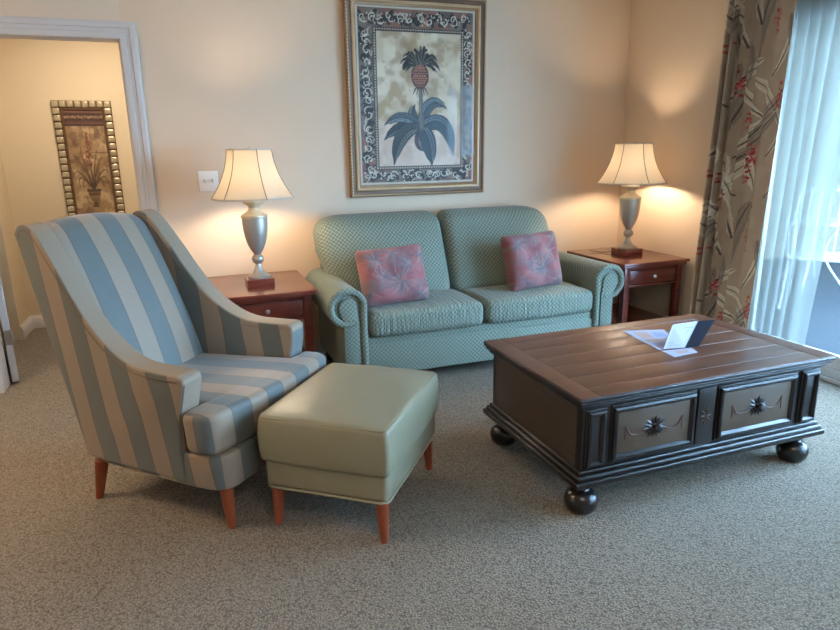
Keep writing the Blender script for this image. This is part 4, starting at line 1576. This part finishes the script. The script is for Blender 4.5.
ZC = 2.24
drape('curtain', 'taupe pleated curtain with fern leaves and red flowers at the sliding door', 'curtain', M['curtain'],
      3.03, 3.035, 2.575, 3.115, 2.665, 0.02, ZC, 6, .036, 220, 760, 1.3, art_curtain(), (0.62, 1.9), 5, 1.7)
drape('sheer_curtain', 'white see-through sheer curtain hanging in front of the sliding glass door', 'sheer curtain', M['sheer'],
      3.205, 2.98, 2.30, 2.98, 2.44, .02, ZC - .03, 8, .017, 220, 60, 1.6, seed=9, skew=1.35)
M['sheer_thick'] = m_cloth_translucent('sheer_voile_gathered', rgb(225, 225, 220), 0.8, 0.45, tcol=rgb(232, 234, 232))
drape('sheer_curtain', 'added unseen white sheer cloth dimming daylight through the near half of the sliding door', 'sheer curtain', M['sheer_thick'],
      3.205, 1.22, -1.72, 1.22, -1.72, .02, ZC - .03, 26, .020, 420, 30, 5.0, seed=12)  # added out of view to weaken the door's reflection in the framed print
rod = thing('curtain_rod', 'thin bronze curtain rod above the sliding glass door', 'curtain rod', (3.04, 1.9, 2.26))
MB().tube([(0, -3.7, 0), (0, 1.22, 0)], .012, 12).build('rod', M['gold_dark'], rod)
for y in (-3.65, -1.2, 1.17):
    MB().box((0, y - .008, -.008), (WX - 3.04 , y + .008, .008), .002).build('bracket', M['gold_dark'], rod)

# ------------------------------------------------------------------ patio furniture
pc = thing('patio_chair', 'white metal patio chair outside the glass door', 'patio chair', (4.95, 3.72, -.03), math.radians(215))
for (a, b) in (((-.24, -.22), (-.22, -.2)), ((-.24, .22), (-.22, .2)), ((.26, -.24), (.2, -.22)), ((.26, .24), (.2, .22))):
    MB().tube([(a[0], a[1], 0), (b[0], b[1], .42)], .012, 10).build('leg', M['patio_white'], pc)
MB().rbox((0, 0, .43), (.24, .23, .012), .01, (4, 4, 1)).build('seat', M['patio_white'], pc)
mb = MB(); mb.tube(smoothcurve([(-.22, -.22, .43), (-.32, -.23, .9), (-.33, 0, .95), (-.32, .23, .9), (-.22, .22, .43)], 6), .013, 10)
for k in range(5):
    y = -.15 + .075 * k
    mb.tube([(-.22, y, .44), (-.325, y, .93)], .007, 8)
mb.build('backrest', M['patio_white'], pc)
for s in (-1, 1):
    MB().tube(smoothcurve([(-.28, s * .235, .66), (0, s * .26, .67), (.22, s * .25, .64), (.2, s * .23, .43)], 5), .012, 10).build('armrest', M['patio_white'], pc)
pt = thing('patio_table', 'round white patio table outside the glass door', 'patio table', (5.75, 4.42, -.03))
MB().lathe([(.36, .60), (.37, .612), (.36, .624)], seg=40).build('tabletop', M['patio_white'], pt)
for q in range(4):
    a = q * PI / 2 + .5
    MB().tube(smoothcurve([(.28 * math.cos(a), .28 * math.sin(a), 0), (.1 * math.cos(a), .1 * math.sin(a), .3), (.2 * math.cos(a), .2 * math.sin(a), .6)], 6), .011, 10).build('leg', M['patio_white'], pt)

# ------------------------------------------------------------------ ceiling fixtures in room and hall, plus an added fill behind the camera
def ceil_light(x, y, label, watts, col, r=.2):
    t = thing('ceiling_light', label, 'ceiling light', (x, y, CH), 0)
    MB().lathe([(r, 0), (r, -.02), (r - .01, -.025)], seg=40).build('base', M['nickel'], t)
    MB().lathe([(r - .012, -.022), (r * .9, -.05), (r * .65, -.075), (r * .3, -.088), (.01, -.09)], seg=40).build('diffuser', M['diffuser'], t)
    ld = bpy.data.lights.new('ceiling_lamp', 'AREA'); ld.shape = 'DISK'; ld.size = r * 1.8; ld.energy = watts; ld.color = col
    lo = bpy.data.objects.new('ceiling_lamp', ld); COL.objects.link(lo); lo.parent = t; lo.location = (0, 0, -.1); lo['kind'] = 'helper'


ceil_light(.55, -.3, 'added round fill light on the ceiling behind the camera', 28, (1, .80, .60), .26)  # invented fixture, added as general fill for the room
ceil_light(-1.75, 2.5, 'round flush ceiling light in the left part of the living room', 40, (1, .70, .44), .34)
ceil_light(-.45, 4.75, 'round flush ceiling light in the hall beyond the doorway', 21, (1, .88, .74), .14)

# ------------------------------------------------------------------ daylight
w = bpy.data.worlds.new('sky'); SC.world = w; w.use_nodes = True
nt_ = w.node_tree
bg = nt_.nodes['Background']
bg.inputs[0].default_value = (.40, .68, 1.05, 1); bg.inputs[1].default_value = 36.0
pl_ = bpy.data.lights.new('door_portal', 'AREA'); pl_.shape = 'RECTANGLE'; pl_.size = DY1 - DY0; pl_.size_y = DZ
pl_.cycles.is_portal = True
po = bpy.data.objects.new('door_portal', pl_); COL.objects.link(po)
po.location = (WX + .36, (DY0 + DY1) / 2, DZ / 2)
po.rotation_euler = (0, math.radians(90), 0)
po['kind'] = 'helper'

# ------------------------------------------------------------------ camera
yaw, pit, rol, foc = 3.52518030e-01, 2.53228804e-01, -1.81392628e-02, 629.851
f = Vector((math.sin(yaw) * math.cos(pit), math.cos(yaw) * math.cos(pit), -math.sin(pit)))
r = Vector((math.cos(yaw), -math.sin(yaw), 0)); u = r.cross(f)
c, s = math.cos(rol), math.sin(rol)
r2 = c * r + s * u; u2 = -s * r + c * u
cam = bpy.data.cameras.new('camera'); co = bpy.data.objects.new('camera', cam); COL.objects.link(co)
co.matrix_world = Matrix(((r2.x, u2.x, -f.x, 0), (r2.y, u2.y, -f.y, 0), (r2.z, u2.z, -f.z, 1.3), (0, 0, 0, 1)))
cam.sensor_fit = 'HORIZONTAL'; cam.sensor_width = 36; cam.lens = 36 * foc / 840; cam.clip_start = .05
SC.camera = co

vs = SC.view_settings
SC.display_settings.display_device = 'sRGB'
vs.view_transform = 'Standard'; vs.look = 'None'; vs.gamma = 1.0; vs.use_curve_mapping = False
vs.exposure = 0.0
SC.cycles.use_denoising = True
SC.cycles.max_bounces = 10; SC.cycles.transparent_max_bounces = 16
SC.cycles.sample_clamp_indirect = 6
